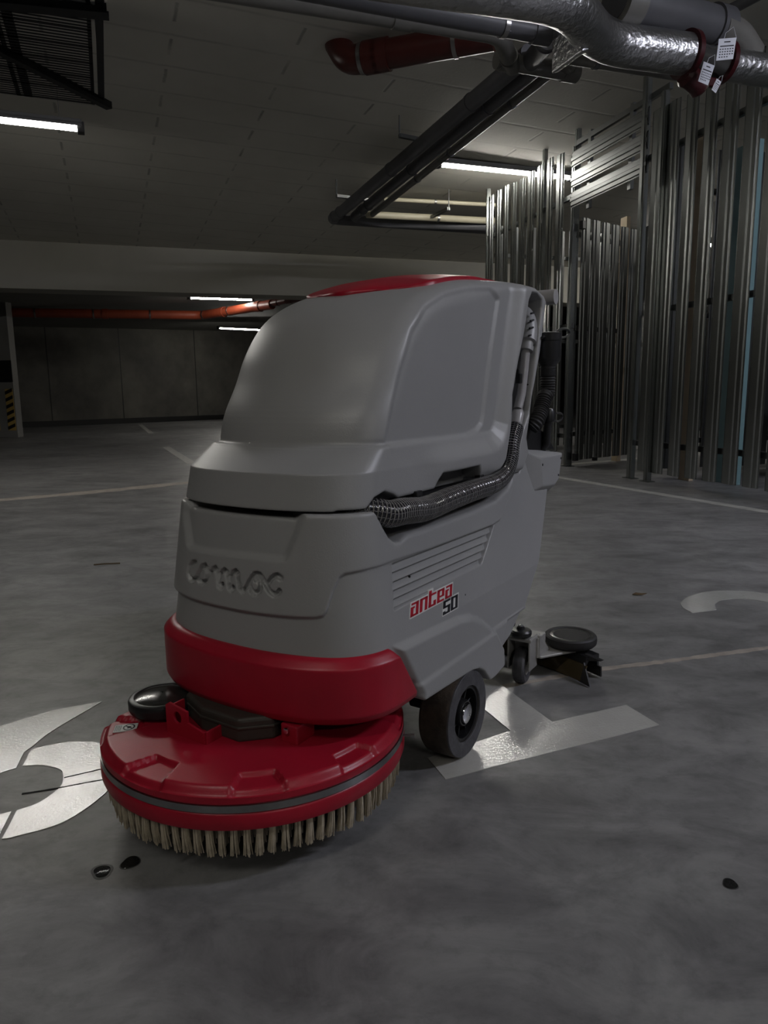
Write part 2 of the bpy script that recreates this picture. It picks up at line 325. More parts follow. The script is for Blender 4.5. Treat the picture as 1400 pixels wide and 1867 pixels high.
l1 = at(150, 236, 2.63); q = tube_light(l1 - D2 * 1.5, D2, 1.5, 'lit tube light hung under the ceiling at far left below the cable tray')
for s in (-.6, .6): obj('suspension_wire', MB().tube([D2 * s + Z * .04, D2 * s + Z * (ceil_z(*(l1 - D2 * .75)[:2]) - 2.63 + .01)], .002, 6), M['darkzinc'], q)
l2 = under(onplane(797, 301, CP - Z * .08, CN)); tube_light(l2, D2 * .985 + D1 * -.03, 1.5, 'lit tube light running from the grey pipes into the metal cage')
l3 = at(343, 543, 2.40); l3b = at(461, 546.5, 2.44); tube_light(l3, l3b - l3, np.linalg.norm(l3b - l3), 'small distant tube light above the orange pipe behind the beam')
l4 = at(397, 598, 2.36); l4b = at(475, 601.5, 2.36); tube_light(l4, l4b - l4, 1.5, 'farthest tube light, low beside the machine in front of the back wall')
for p, lab, m in (((-1.9, -1.5), 'tube light behind the viewpoint, left of the aisle', 'tube'), ((3.1, .5), 'cool white tube light beside the viewpoint towards the cage side', 'tubecool'), ((1.6, -3.8), 'tube light far behind the viewpoint', 'tube'),
                  ((4.2, 6.6), 'tube light over the inside of the metal cage', 'tube'), ((3.5, 10.2), 'tube light at the far end of the cage aisle', 'tube')):
    tube_light(under(p), D2, 1.5, lab, m=m)
# ---------------------------------------------------------------- paint, joints and marks on the floor
def flat(name, P, m, t=.0012, z0=.0): return obj(name, MB().prism([(p[0], p[1], z0) for p in P], (0, 0, t)), m, smooth=0)
def strip(name, path, wd, m, t=.001, wob=0, z0=0):
    P = [np.array([p[0], p[1], 0.]) for p in path]; P = spline(P, 10) if wob else P; mb = MB(); V = []
    for i, p in enumerate(P):
        d = P[min(i + 1, len(P) - 1)] - P[max(i - 1, 0)]; d /= np.linalg.norm(d); n = np.array([-d[1], d[0], 0]); k = wd / 2 * (1 + wob * rnd.uniform(-1, 1))
        V += [p - n * k + Z * (z0 + t), p + n * k + Z * (z0 + t), p - n * k + Z * z0, p + n * k + Z * z0]
    F = []
    for i in range(len(P) - 1): a = 4 * i; F += [(a, a + 4, a + 5, a + 1), (a + 2, a + 3, a + 7, a + 6), (a, a + 2, a + 6, a + 4), (a + 1, a + 5, a + 7, a + 3)]
    F += [(0, 1, 3, 2), (len(V) - 4, len(V) - 2, len(V) - 1, len(V) - 3)]
    return obj(name, mb.add(V, F), m, smooth=0)
def arcpts(c, rx, ry, a0, a1, n=24): return [(c[0] + rx * math.cos(math.radians(a0 + (a1 - a0) * i / n)), c[1] + ry * math.sin(math.radians(a0 + (a1 - a0) * i / n))) for i in range(n + 1)]
def catm(P, n=8): return [tuple(p[:2]) for p in spline([np.array([*p, 0.]) for p in P], n)]
root = empty('floor_numeral', (-.72, 1.2, 0)); tag(root, 'white stencilled numeral six painted on the floor left of the brush', 'floor marking')
def child_flat(P, nm='stroke'): o = MB().prism([(p[0] + .72, p[1] - 1.2, 0) for p in P], (0, 0, .0012)); return obj(nm, o, M['floorpaint'], root, smooth=0)
outer = catm([(-.698, 1.300), (-.662, 1.321), (-.625, 1.330), (-.567, 1.319), (-.515, 1.262), (-.490, 1.190), (-.495, 1.125), (-.528, 1.056), (-.586, 1.020), (-.604, 1.0135)])
inner = catm([(-.620, 1.091), (-.594, 1.114), (-.580, 1.160), (-.589, 1.196), (-.609, 1.224), (-.651, 1.239), (-.684, 1.237)])
child_flat(outer + inner, 'lower_bowl')
child_flat(catm([(-.611, 1.012), (-.66, 1.0), (-.74, 1.01), (-.82, 1.06), (-.88, 1.16), (-.885, 1.26), (-.85, 1.36), (-.785, 1.43), (-.753, 1.461), (-.722, 1.484), (-.645, 1.518)]) + catm([(-.645, 1.518), (-.693, 1.375), (-.701, 1.316), (-.707, 1.290)]) + catm([(-.692, 1.230), (-.720, 1.205), (-.745, 1.160), (-.740, 1.115), (-.70, 1.085), (-.65, 1.080), (-.628, 1.088)]), 'upper_stroke')
c = np.array([.302, 1.325]); d1, d2 = D1[:2], D2[:2]
P = [(.077, 1.248), (.104, 1.173), (.562, 1.372), (.527, 1.468), (.346, 1.391), tuple(np.array([.346, 1.391]) + d1 * .70), tuple(np.array([.252, 1.354]) + d1 * .70), tuple(np.array([.252, 1.354]) + d1 * .62 - d2 * .12), tuple(np.array([.252, 1.354]) + d1 * .52 - d2 * .12), tuple(np.array([.252, 1.354]) + d1 * .56), (.252, 1.354)]
tag(flat('floor_numeral', P, M['floorpaint']), 'white numeral one painted on the floor under the drive wheel', 'floor marking')
P = catm([(.957, 2.222), (1.005, 2.285), (1.08, 2.340), (1.166, 2.362), (1.26, 2.340), (1.34, 2.27), (1.37, 2.17), (1.34, 2.05), (1.22, 1.86), (1.15, 1.74)]) + [(1.44, 1.86), (1.475, 1.765), (1.03, 1.58), (1.0, 1.66)] + catm([(1.0, 1.66), (1.10, 1.82), (1.21, 1.97), (1.262, 2.08), (1.265, 2.16), (1.235, 2.225), (1.18, 2.262), (1.11, 2.252), (1.062, 2.205), (1.040, 2.147)]) + [(.951, 2.116), (.945, 2.17)]
tag(flat('floor_numeral', P, M['floorpaint']), 'white numeral two painted on the floor at the right edge', 'floor marking')
a = np.array([1.4255, 5.70]); dl = np.array([.741, -1.76]); dl /= np.linalg.norm(dl)
tag(strip('bay_line', [a - dl * 2.6, a + dl * 5], .085, M['line']), 'long white bay line on the floor in front of the metal cage', 'floor marking')
tag(strip('bay_line', [(1.25, 6.45), (2.9, 7.45)], .10, M['line']), 'white line on the floor passing under the cage door', 'floor marking')
tag(strip('bay_line', [(-3.02, 9.88), (-1.98, 7.33)], .10, M['line']), 'short white bay line behind the front left edge of the machine', 'floor marking')
tag(strip('bay_line', [(-6.2, 18.25), (-4.43, 13.65)], .10, M['line']), 'distant white bay line running up to the back wall', 'floor marking')
tag(strip('bay_line', [(-9.4, 14.9), (-6.9, 14.0)], .08, M['line']), 'faint distant line on the floor beside the pillar', 'floor marking')
jm = mat('pale_joint_filler', (.38, .335, .29), .7, var=.4, vscale=18)
tag(strip('floor_joint', [(-.12, 1.478), (.10, 1.52), (.251, 1.567), (.505, 1.665), (.692, 1.716), (.85, 1.76), (1.019, 1.81), (1.5, 1.96), (2.4, 2.30)], .020, jm, .0006, .35), 'pale filled joint crossing the floor behind the squeegee', 'floor joint')
tag(strip('floor_joint', [(-4.2, 3.75), (-2.633, 4.80), (-2.152, 5.15), (-1.63, 5.62), (-.9, 6.3)], .16, jm, .0006, .3), 'wide pale filled joint on the floor left of the machine', 'floor joint')
dk = mat('dark_saw_cut', (.03, .03, .03), .8)
tag(strip('floor_joint', [at(117, 1419, 0)[:2], at(186, 1403, 0)[:2], at(330, 1368, 0)[:2]], .0035, dk, .0014), 'upper thin dark cut across the numeral six', 'floor joint')
tag(strip('floor_joint', [at(40, 1448, 0)[:2], at(110, 1437, 0)[:2], at(186, 1423, 0)[:2], at(300, 1405, 0)[:2]], .0035, dk, .0014, .3), 'lower thin dark cut across the numeral six', 'floor joint')
def spot(x, y, r, lab, ring=1.5, m='wet'):
    p = at(x, y, 0); root = empty('water_spot', (p[0], p[1], 0)); tag(root, lab, 'stain')
    def blob(R, t, nm, mm, z0):
        k = [1 + .10 * math.sin(a * 2 + x) + .07 * math.sin(3 * a + y) for a in (i * .1309 for i in range(48))]
        obj(nm, MB().prism([(R * k[i] * math.cos(i * .1309), R * .95 * k[i] * math.sin(i * .1309), z0) for i in range(48)], (0, 0, t)), mm, root, smooth=0, bevel=.0003)
    blob(r * ring, .0004, 'damp_edge', M['damp'], 0); blob(r, .0012, 'puddle', M[m], 0)
spot(186, 1589, .0125, 'wet dark spot on the floor, lower of the two by the brush', 1.35)
spot(238, 1573, .0135, 'dark spot on the floor close to the brush', 1.12)
spot(1331, 1612, .0100, 'small dark spot on the floor at the lower right', 1.15)
p = at(1165, 1086, 0); mb = MB(); mb.add([(p[0] + a, p[1] + b, .003 + c) for a, b, c in ((-.022, .004, 0), (-.008, .010, .004), (.010, .004, .003), (.024, -.006, .006), (.008, -.008, .001), (-.010, -.003, 0))], [(0, 1, 5), (1, 2, 4, 5), (2, 3, 4)])
lf = obj('dry_leaf', mb, M['leaf'], smooth=0); lf.modifiers.new('thick', 'SOLIDIFY').thickness = .002; tag(lf, 'small brown dry leaf on the floor right of the machine', 'leaf')
p = at(195, 1030, 0); tag(obj('twig', MB().tube([p + [-.05, -.01, .004], p + [-.01, 0, .005], p + [.05, .012, .004]], .0028, 6), M['leaf']), 'thin dark twig on the floor left of the machine', 'twig')
# ---------------------------------------------------------------- cable tray, pipes and ducts overhead
zt = 2.52; T = {k: at(*p, zt) for k, p in dict(a=(190, 193), b=(190, -70), c=(-70, 160), d=(-120, -70)).items()}
tx = D2; ty = D1; o = T['a']; LX, LY = 1.7, 1.7
root = empty('cable_tray', tuple(o)); tag(root, 'dark perforated cable tray hanging at the upper left', 'cable tray')
mb = MB()
for x0, x1 in ((0, .035), (.055, .075), (.41, .46), (.475, .50), (.83, .88), (.90, .925), (1.28, 1.34), (1.36, 1.40)): mb.box(-tx * (x0 + x1) / 2 - ty * LY / 2, (x1 - x0, LY, .003), (tx, ty, Z))
for i in range(58): mb.box(-tx * .78 - ty * (.015 + i * .0325), (1.45, .012 if i % 6 else .022, .003), (tx, ty, Z))
obj('perforated_base', mb, M['traysteel'], root, smooth=0)
obj('side_rail', MB().box(-ty * LY / 2 + Z * .03, (.004, LY, .06), (tx, ty, Z)), M['traysteel'], root, smooth=0)
obj('side_rail', MB().box(-ty * LY / 2 - tx * .455 + Z * .03, (.004, LY, .06), (tx, ty, Z)), M['traysteel'], root, smooth=0)
obj('side_rail', MB().box(-ty * LY / 2 - tx * .885 + Z * .03, (.004, LY, .06), (tx, ty, Z)), M['traysteel'], root, smooth=0)
def strut(p, q, wd, nm='support_strut', par=root, org=o, m='traysteel'):
    p = np.asarray(p); q = np.asarray(q); d = (q - p) / np.linalg.norm(q - p); n = np.cross(Z, d); L = np.linalg.norm(q - p)
    mb = MB(); mb.box((p + q) / 2 - org, (L, wd, .004), (d, n, Z)); mb.box((p + q) / 2 - org + n * wd / 2 + Z * .02, (L, .004, .04), (d, n, Z)); mb.box((p + q) / 2 - org - n * wd / 2 + Z * .02, (L, .004, .04), (d, n, Z))
    return obj(nm, mb, M[m], par, smooth=0)
strut(at(-60, 68, 2.49), at(199, 199, 2.49), .045); strut(at(-60, 5, 2.49), at(197, 30, 2.49), .075)
for q in (at(185, 190, 2.52), at(190, 28, 2.52)): obj('hanger_rod', MB().tube([q - o, q - o + Z * (ceil_z(q[0], q[1]) - 2.52 + .01)], .005, 8), M['traysteel'], root)
def pipe(name, path, r, m, label, bands=(), cat='pipe', group=None, sockets=(), n=6, bandm='pipe', ext=(0, 0)):
    """pipe along corner points with swept bends; bands/sockets are fractions of its length"""
    P = [np.asarray(p, float) for p in path]
    out = [P[0]]
    for i in range(1, len(P) - 1):
        a = P[i - 1] - P[i]; b = P[i + 1] - P[i]; la, lb = np.linalg.norm(a), np.linalg.norm(b); k = min(r * 1.8, la * .45, lb * .45); a = a / la * k; b = b / lb * k
        out += [P[i] + a * (1 - t) ** 2 + b * t ** 2 for t in np.linspace(0, 1, n)]
    out.append(P[-1]); org = (P[0] + P[-1]) / 2
    root = empty(name, tuple(org)); tag(root, label, cat, group)
    obj('pipe_run', MB().tube([p - org for p in out], r, 28), M[m], root)
    if ext[0]: q = P[0] - P[1]; q = q / np.linalg.norm(q); obj('pipe_run', MB().tube([P[0] - org + q * ext[0], P[0] - org], r, 28), M[m], root)
    if ext[1]: q = P[-1] - P[-2]; q = q / np.linalg.norm(q); obj('pipe_run', MB().tube([P[-1] - org, P[-1] - org + q * ext[1]], r, 28), M[m], root)
    S = np.concatenate([[0], np.cumsum([np.linalg.norm(out[i + 1] - out[i]) for i in range(len(out) - 1)])])
    def pos(f):
        s = f * S[-1]; i = min(np.searchsorted(S, s, 'right') - 1, len(out) - 2); d = out[i + 1] - out[i]; d = d / np.linalg.norm(d); return out[i] + d * (s - S[i]), d
    for f in bands:
        p, d = pos(f); obj('clamp', MB().ring(p - org, d, r * .98, r + .006, -.013, .013, 28), M[bandm], root)
    for f in sockets:
        p, d = pos(f); obj('socket', MB().tube([p - org - d * .05, p - org + d * .05], r * 1.13, 28), M[m], root)
    return root
zp = 2.70
pipe('waste_pipe', [at(965, 98, zp), at(605, 400, zp), at(905, 419, zp)], .058, 'pipe', 'dark pipe, outermost of the three running diagonally under the ceiling', bands=(.12, .37, .62), sockets=(.66,))
pipe('waste_pipe', [at(985, 118, zp), at(643, 397, zp), at(700, 407, zp - .03), at(905, 414, zp - .05)], .050, 'pipe', 'dark pipe in the middle of the three diagonal pipes', bands=(.12, .38, .60), sockets=(.64,))
pipe('waste_pipe', [at(1010, 128, zp), at(676, 393, zp)], .032, 'pipelight', 'thin pipe on the cage side of the diagonal group', bands=(.14, .42, .62))
pipe('heating_pipe', [at(668, 391, zp), at(900, 403, zp)], .038, 'cream', 'thin diagonal pipe continuing past its bend, its lit stretch coloured cream', bands=(.55,), bandm='band')  # continues the thin diagonal pipe; the light on it is put into paler colour
pipe('heating_pipe', [at(700, 363, 2.82), at(905, 374, 2.80)], .022, 'cream', 'thin cream pipe close under the ceiling', bands=(.45,), bandm='band')
def hanger(x, y, y2, x3, y3, label):
    c = ceil_at(x, y); c = np.asarray(c); z = np.linspace(2.3, 2.95, 400); 
    zz = min(z, key=lambda k: abs((lambda d: 933.5 - FPX * (d @ _U) / (d @ _F))(np.array([c[0], c[1], k]) - CAM) - y2))
    org = np.array([c[0], c[1], zz]); root = empty('pipe_hanger', tuple(org)); tag(root, label, 'pipe hanger')
    obj('threaded_rod', MB().tube([(0, 0, -.02), Z * (c[2] - zz + .01)], .006, 8), M['darkzinc'], root)
    e = at(x3, y3, zz) - org; obj('channel', MB().box(e / 2, (np.linalg.norm(e), .035, .03), (e / np.linalg.norm(e), np.cross(Z, e / np.linalg.norm(e)), Z)), M['darkzinc'], root, smooth=0)
    return root
hanger(728, 210, 247, 800, 262, 'small steel hanger holding the diagonal pipes at their middle'); hanger(613, 327, 357, 680, 366, 'small steel hanger by the bend of the diagonal pipes')
hanger(818, 345, 380, 786, 396, 'steel hanger holding the cream pipe')
# pipes along the top of the picture
zu = 2.52
pipe('waste_pipe', [at(330, -30, zu + .1), at(910, 62, zu + .1), at(935, 122, zu + .12)], .050, 'pipelight', 'grey pipe running along the ceiling at the top, lowest of the bundle', bands=(.93,), sockets=(.52,), bandm='band', ext=(1, 0))
pipe('waste_pipe', [at(450, -42, zu), at(1000, 62, zu)], .052, 'pipe', 'dark pipe along the top of the view above the grey one', bands=(.83,), sockets=(.97,), bandm='band', ext=(1, 0))
pipe('waste_pipe', [at(905, 108, 2.66), at(1052, 134, 2.66)], .052, 'pipelight', 'short grey pipe across the top ends of the diagonal pipes', sockets=(.12, .9))
pipe('waste_pipe', [at(1000, 70, 2.60), at(962, 118, 2.68)], .055, 'pipe', 'short dark elbow above the diagonal pipes', sockets=(.2,))
pipe('waste_pipe', [at(1020, 60, 2.62), at(1038, 128, 2.68)], .045, 'pipelight', 'short grey riser beside the foil covered bend')
pipe('waste_pipe', [at(1040, 108, 2.60), at(1260, 141, 2.60)], .030, 'pipelight', 'slim grey pipe below the foil covered duct', bands=(.2,))
pipe('drain_pipe', [at(615, 96, 2.95) + Z * .06, at(634, 112, 2.86), at(900, 64, 2.86)], .088, 'redpipe', 'dark red drain pipe with an elbow into the ceiling', bands=(.24, .79), sockets=(.30, .36), bandm='band')
fd = [at(700, -48, 2.42), at(1035, 2, 2.42), at(1095, 78, 2.42), at(1250, 99, 2.42)]
pipe('insulated_duct', fd, .098, 'foil', 'shiny foil wrapped pipe with a bend at the upper right', ext=(3, 0))
pipe('insulated_duct', [at(1322, 117, 2.42), at(1440, 136, 2.42)], .080, 'foil', 'foil wrapped pipe beyond the red valve at the right edge')
pipe('vent_pipe', [at(1120, -2, 2.62), at(1310, 52, 2.62)], .098, 'pipe', 'thick dark pipe behind the foil covered duct', sockets=(.98,))
pipe('vent_pipe', [at(1128, 2, 2.60), at(1160, 10, 2.60)], .104, 'pipelight', 'round grey pipe end above the foil covered bend')
pipe('vent_pipe', [at(1312, 50, 2.60), at(1345, 60, 2.60), at(1370, 100, 2.52)], .07, 'pipelight', 'grey pipe bend above the red valve')
pipe('vent_pipe', [at(1290, 40, 2.78), at(1440, -40, 2.78)], .03, 'pipe', 'thin dark pipe at the upper right corner', ext=(0, 2))
o = at(1040, 70, 2.42); tag(obj('foil_flange', MB().box(o, (.05, .26, .22), (D2 * .9 + Z * .3, D1, Z)), M['foil'], smooth=0, bevel=.01), 'square foil covered flange under the bent duct', 'duct flange')
# red valve with card tags
vc = at(1290, 108, 2.42); vd = at(1322, 114, 2.42) - at(1250, 99, 2.42); vd /= np.linalg.norm(vd)
root = empty('valve', tuple(vc)); tag(root, 'dark red pipe valve between two foil wrapped pipes', 'valve')
obj('flange', MB().ring(-vd * .145, vd, .02, .118, -.014, .014, 40), M['valve'], root); obj('flange', MB().ring(vd * .10, vd, .05, .108, -.014, .014, 40), M['valve'], root)
obj('valve_body', MB().lathe((0, 0, 0), vd, [(.02, -.14), (.085, -.14), (.07, -.10), (.062, -.02), (.07, .05), (.085, .09), (.02, .1)], 36), M['smoke'], root)
obj('coupling', MB().lathe(-vd * .09 - Z * .115, vd * .8 - Z * .35, [(.015, -.07), (.05, -.065), (.062, -.045), (.055, -.02), (.055, .03), (.062, .055), (.05, .07), (.015, .07)], 30), M['valve'], root)
obj('lever', MB().box(vd * .15 + Z * .055, (.13, .03, .02), (vd, np.cross(Z, vd), Z)), M['valve'], root, smooth=0, bevel=.005)
obj('lever', MB().box(vd * .0 - Z * .11, (.18, .03, .045), (vd, np.cross(Z, vd), Z)), M['valve'], root, smooth=0, bevel=.008)
def card(Q, z, label):
    Q = [(1220 + a / 7.78, 40 + b / 7.78) for a, b in Q]; c0 = at(*Q[0], z); n = _F * .9 + np.array([-.1, .3, 0]); n /= np.linalg.norm(n)
    V = [onplane(*q, c0, n) for q in Q]; org = sum(V) / 4; root = empty('card_tag', tuple(org)); tag(root, label, 'tag')
    V = [v - org for v in V]; obj('card', MB().prism(V, n * .0015), M['card'], root, smooth=0)
    e1, e2 = V[1] - V[0], V[3] - V[0]; mb = MB(); f = lambda a, b: V[0] + e1 * a + e2 * b - n * .0006
    for a0, a1, b in [(.32, .68, .14)] + [(.12, .9, .33)]: mb.prism([f(a0, b), f(a1, b), f(a1, b + .055), f(a0, b + .055)], n * .0008)
    for r in range(4):
        for k in range(6 if r < 3 else 4): a = .12 + k * .14; mb.prism([f(a, .47 + r * .12), f(a + .08, .47 + r * .12), f(a + .08, .52 + r * .12), f(a, .52 + r * .12)], n * .0008)
    obj('printed_lines', mb, M['ink'], root, smooth=0)
    obj('string', MB().tube([f(.3, 0), f(.35, -.25), f(.75, -.5), f(.97, -.02)], .0012, 5), M['card'], root)
card([(705, 240), (955, 220), (905, 525), (665, 550)], 2.37, 'white card tag tied to the red valve, highest and largest of the three')
card([(490, 560), (645, 620), (550, 900), (410, 840)], 2.34, 'white card tag hanging below the red valve, middle of the three')
card([(675, 800), (740, 850), (660, 1010), (600, 960)], 2.30, 'small tilted white card tag, lowest of the three under the red valve')
# orange drain pipe of the far bay
pipe('drain_pipe', [(-11.5, 12.6, 2.27), (-7.1, 13.62, 2.27), (-3.55, 14.5, 2.27), (-1.95, 13.1, 2.29)], .085, 'orange', 'orange brown drain pipe running under the far ceiling', bands=(.50, .60, .70, .80, .88), sockets=(.62, .86, .965), bandm='band')
pipe('drain_pipe', [(-2.02, 13.15, 2.3), (-1.6, 12.8, 2.33), (-1.1, 12.7, 2.36)], .06, 'redpipe', 'dark red fitting at the end of the orange pipe behind the beam', sockets=(.2, .5, .8))
# ---------------------------------------------------------------- storage cage of galvanised slats
CA = np.array([1.68, 6.547, 0]); CD = np.array([1.963, 5.601, 0]) - CA; CL = np.linalg.norm(CD); CD /= CL; CNn = np.array([CD[1], -CD[0], 0])   # along the cage, towards the aisle
if CNn @ np.array([-1, 0, 0]) < 0: CNn = -CNn
PROF = [(0, .003), (0, 0), (.010, 0), (.014, .009), (.040, .009), (.045, .016), (.065, .016), (.070, .009), (.096, .009), (.100, 0), (.110, 0), (.110, .003)]
PROF = [(x * 1.16 - .0088, y * 1.1) for x, y in PROF]
BACK = [(.1085, .003), (.1085, .0015), (.101, .0015), (.097, .0075), (.0715, .0075), (.0665, .0145), (.0435, .0145), (.0385, .0075), (.013, .0075), (.009, .0015), (.0015, .0015), (.0015, .003)]
BACK = [(x * 1.16 - .0088, y * 1.1) for x, y in BACK]
def slat_mesh(L, ex, ey, ez):
    mb = MB(); mb.prism([ex * (x - .055) + ey * y for x, y in PROF + BACK], ez * L); return mb
def cpos(t, n=0, z=0, O=CA, A=CD, B=CNn): return O + A * t + B * n + Z * z
def wall_run(root, org, ts, z0, z1, m, off=0, A=CD, B=CNn, O=CA):
    for k, t in enumerate(ts):
        tw = rnd.uniform(-.05, .05); A2 = A * math.cos(tw) + B * math.sin(tw); B2 = B * math.cos(tw) - A * math.sin(tw)
        zz = z1 + rnd.uniform(-.012, .012)
        o = obj('slat', slat_mesh(zz - z0, A2, B2, Z), m, root, smooth=20); o.location = tuple(cpos(t, off, z0 + rnd.uniform(-.004, .004), O, A, B) - org)
def post(root, org, t, z1, wd=.045, off=-.03, m='zinc', A=CD, B=CNn, O=CA):
    mb = MB(); c = cpos(t, off, z1 / 2, O, A, B) - org
    mb.box(c, (wd, .035, z1), (A, B, Z)); mb.box(c + B * .018 , (wd * .35, .01, z1), (A, B, Z))
    mb.box(c - Z * (z1 / 2 - .003), (wd * 2, .07, .006), (A, B, Z)); return obj('post', mb, M[m], root, smooth=0)
def rail(root, org, t0, t1, z, off=-.035, m='darkzinc', A=CD, B=CNn, O=CA, hgt=.04):
    c = cpos((t0 + t1) / 2, off, z, O, A, B) - org; return obj('rail', MB().box(c, (abs(t1 - t0), .03, hgt), (A, B, Z)), M[m], root, smooth=0)
org = cpos(-1.0); root = empty('cage_wall', tuple(org)); tag(root, 'slatted galvanised cage wall left of the door, with two tall posts', 'cage wall')
wall_run(root, org, [-1.66 + .18 * i for i in range(9)], .06, 2.78, M['zinc'])
for t, z in ((-1.80, 3.0), (-.56, 2.98), (-.03, 2.78)): post(root, org, t, z)
for z in (.28, 1.27, 2.38): rail(root, org, -1.8, 0, z)
org = cpos(.45); root = empty('cage_transom', tuple(org)); tag(root, 'horizontal galvanised slats above the cage doorway', 'cage panel')
for z in (2.335, 2.50, 2.665):
    mb = slat_mesh(CL + .05, Z, CNn, CD); o = obj('slat', mb, M['darkzinc'], root, smooth=20); o.location = tuple(cpos(-.02, .0, z) - org)
for t in (.18, .75): rail(root, org, t, t + .04, 2.53, hgt=.62)
post(root, org, -.04, 3.0, .05, -.06); o = root.children[-1]
org = cpos(2.2); root = empty('cage_wall', tuple(org)); tag(root, 'slatted galvanised cage wall right of the door reaching the right edge', 'cage wall')
wall_run(root, org, [1.13] + [1.30 + .18 * i for i in range(10)], .07, 2.66, M['zinc'])
post(root, org, .98, 2.96, .06, 0); post(root, org, 1.215, 2.75, .05, .02); post(root, org, 3.0, 2.9)
for z in (.28, 1.27, 2.38): rail(root, org, .98, 3.1, z)
rail(root, org, .0, 1.2, 2.80)
# door leaf swung inwards, hinged beside the left section
da = np.array([1.755, 6.544, 0]); dd = np.array([2.45, 7.095, 0]) - da; DL = np.linalg.norm(dd); dd /= DL; dn = np.array([dd[1], -dd[0], 0]); dn = -dn if dn[1] > 0 else dn
root = empty('cage_door', tuple(da)); tag(root, 'slatted galvanised cage door standing open inwards', 'door')
for i in range(6):
    o = obj('slat', slat_mesh(2.13, dd, dn, Z), M['darkzinc'], root, smooth=20); o.location = tuple(dd * (.075 + i * .148) + Z * .06)
for z in (.30, 1.25, 2.05): obj('rail', MB().box(dd * DL / 2 - dn * .03 + Z * z, (DL, .03, .04), (dd, dn, Z)), M['darkzinc'], root, smooth=0)
obj('hinge', MB().box(Z * 2.12 + dn * .02, (.05, .04, .07), (dd, dn, Z)), M['black'], root, smooth=0, bevel=.005); obj('hinge', MB().box(Z * .09 + dn * .02, (.05, .04, .07), (dd, dn, Z)), M['black'], root, smooth=0, bevel=.005)
obj('lock_box', MB().box(dd * .30 + Z * .055 + dn * .02, (.05, .03, .035), (dd, dn, Z)), M['black'], root, smooth=0, bevel=.004)
# inner cage walls seen through the gaps
O2 = CA - CNn * 1.9; org = cpos(.6, 0, 0, O2); root = empty('cage_wall', tuple(org)); tag(root, 'inner slatted cage wall glimpsed behind the front slats', 'cage wall')
wall_run(root, org, [-2.4 + .18 * i for i in range(32)], .06, 2.55, M['darkzinc'], 0, CD, CNn, O2)
for z in (.28, 1.27, 2.2): rail(root, org, -2.5, 3.3, z, O=O2)
for q, lab in ((.98, 'cross partition of slats inside the cage beside the doorway'), (-1.75, 'cross partition of slats at the far end of the cage')):
    O3 = cpos(q, -.06); A3 = -CNn; B3 = CD; org = O3 + A3 * .9; root = empty('cage_wall', tuple(org)); tag(root, lab, 'cage wall')
    wall_run(root, org, [.12 + .18 * i for i in range(10)], .06, 2.5, M['darkzinc'], 0, A3, B3, O3)
    for z in (.28, 1.27, 2.2): rail(root, org, .05, 1.85, z, A=A3, B=B3, O=O3)
def board(t, n, wd, h, m, name, label, cat):
    c = cpos(t, -n); mb = MB().box(c + Z * h / 2, (wd, .04, h), (CD, CNn, Z)); tag(obj(name, mb, M[m], smooth=0, bevel=.003), label, cat)
board(-.30, .75, .10, 2.3, 'beige', 'wooden_board', 'pale wooden board standing in the cage left of the open door', 'board')
board(1.45, .45, .35, 2.35, 'teal', 'plastic_sheet', 'pale blue sheet standing behind the right hand slats', 'sheet')
board(2.55, .6, .30, 2.3, 'teal', 'plastic_sheet', 'pale blue sheet behind the slats nearest the right edge', 'sheet')
board(1.25, .3, .12, 2.5, 'beige', 'wooden_board', 'pale wooden board behind the slats beside the door post', 'board')
mb = MB().box(cpos(2.0, -1.2, .40), (.7, .5, .8), (CD, CNn, Z)); tag(obj('storage_box', mb, M['box'], smooth=0, bevel=.01), 'dark box stored on the floor behind the right hand slats', 'box')
# ---------------------------------------------------------------- signed distance shapes of the moulded tanks
def smax(a, b, k):
    h = np.maximum(k - np.abs(a - b), 0) / k
    return np.maximum(a, b) + h * h * k * .25
def smin(a, b, k): return -smax(-a, -b, k)
def sstep(a, b, x):
    t = np.clip((x - a) / (b - a), 0, 1); return t * t * (3 - 2 * t)
def poly_sd(P, X, Y):
    d = np.full(X.shape, 1e9); s = np.ones(X.shape)
    n = len(P)
    for i in range(n):
        ax, ay = P[i]; bx, by = P[i - 1]
        ex, ey = bx - ax, by - ay; wx, wy = X - ax, Y - ay
        t = np.clip((wx * ex + wy * ey) / max(ex * ex + ey * ey, 1e-12), 0, 1)
        d = np.minimum(d, (wx - ex * t) ** 2 + (wy - ey * t) ** 2)
        c1 = Y >= ay; c2 = Y < by; c3 = ex * wy > ey * wx
        s = np.where((c1 & c2 & c3) | (~c1 & ~c2 & ~c3), -s, s)
    return s * np.sqrt(d)
def line_sd(P, X, Y):
    d = np.full(X.shape, 1e9)
    for (ax, ay), (bx, by) in zip(P[:-1], P[1:]):
        ex, ey = bx - ax, by - ay; wx, wy = X - ax, Y - ay
        t = np.clip((wx * ex + wy * ey) / max(ex * ex + ey * ey, 1e-12), 0, 1)
        d = np.minimum(d, (wx - ex * t) ** 2 + (wy - ey * t) ** 2)
    return np.sqrt(d)
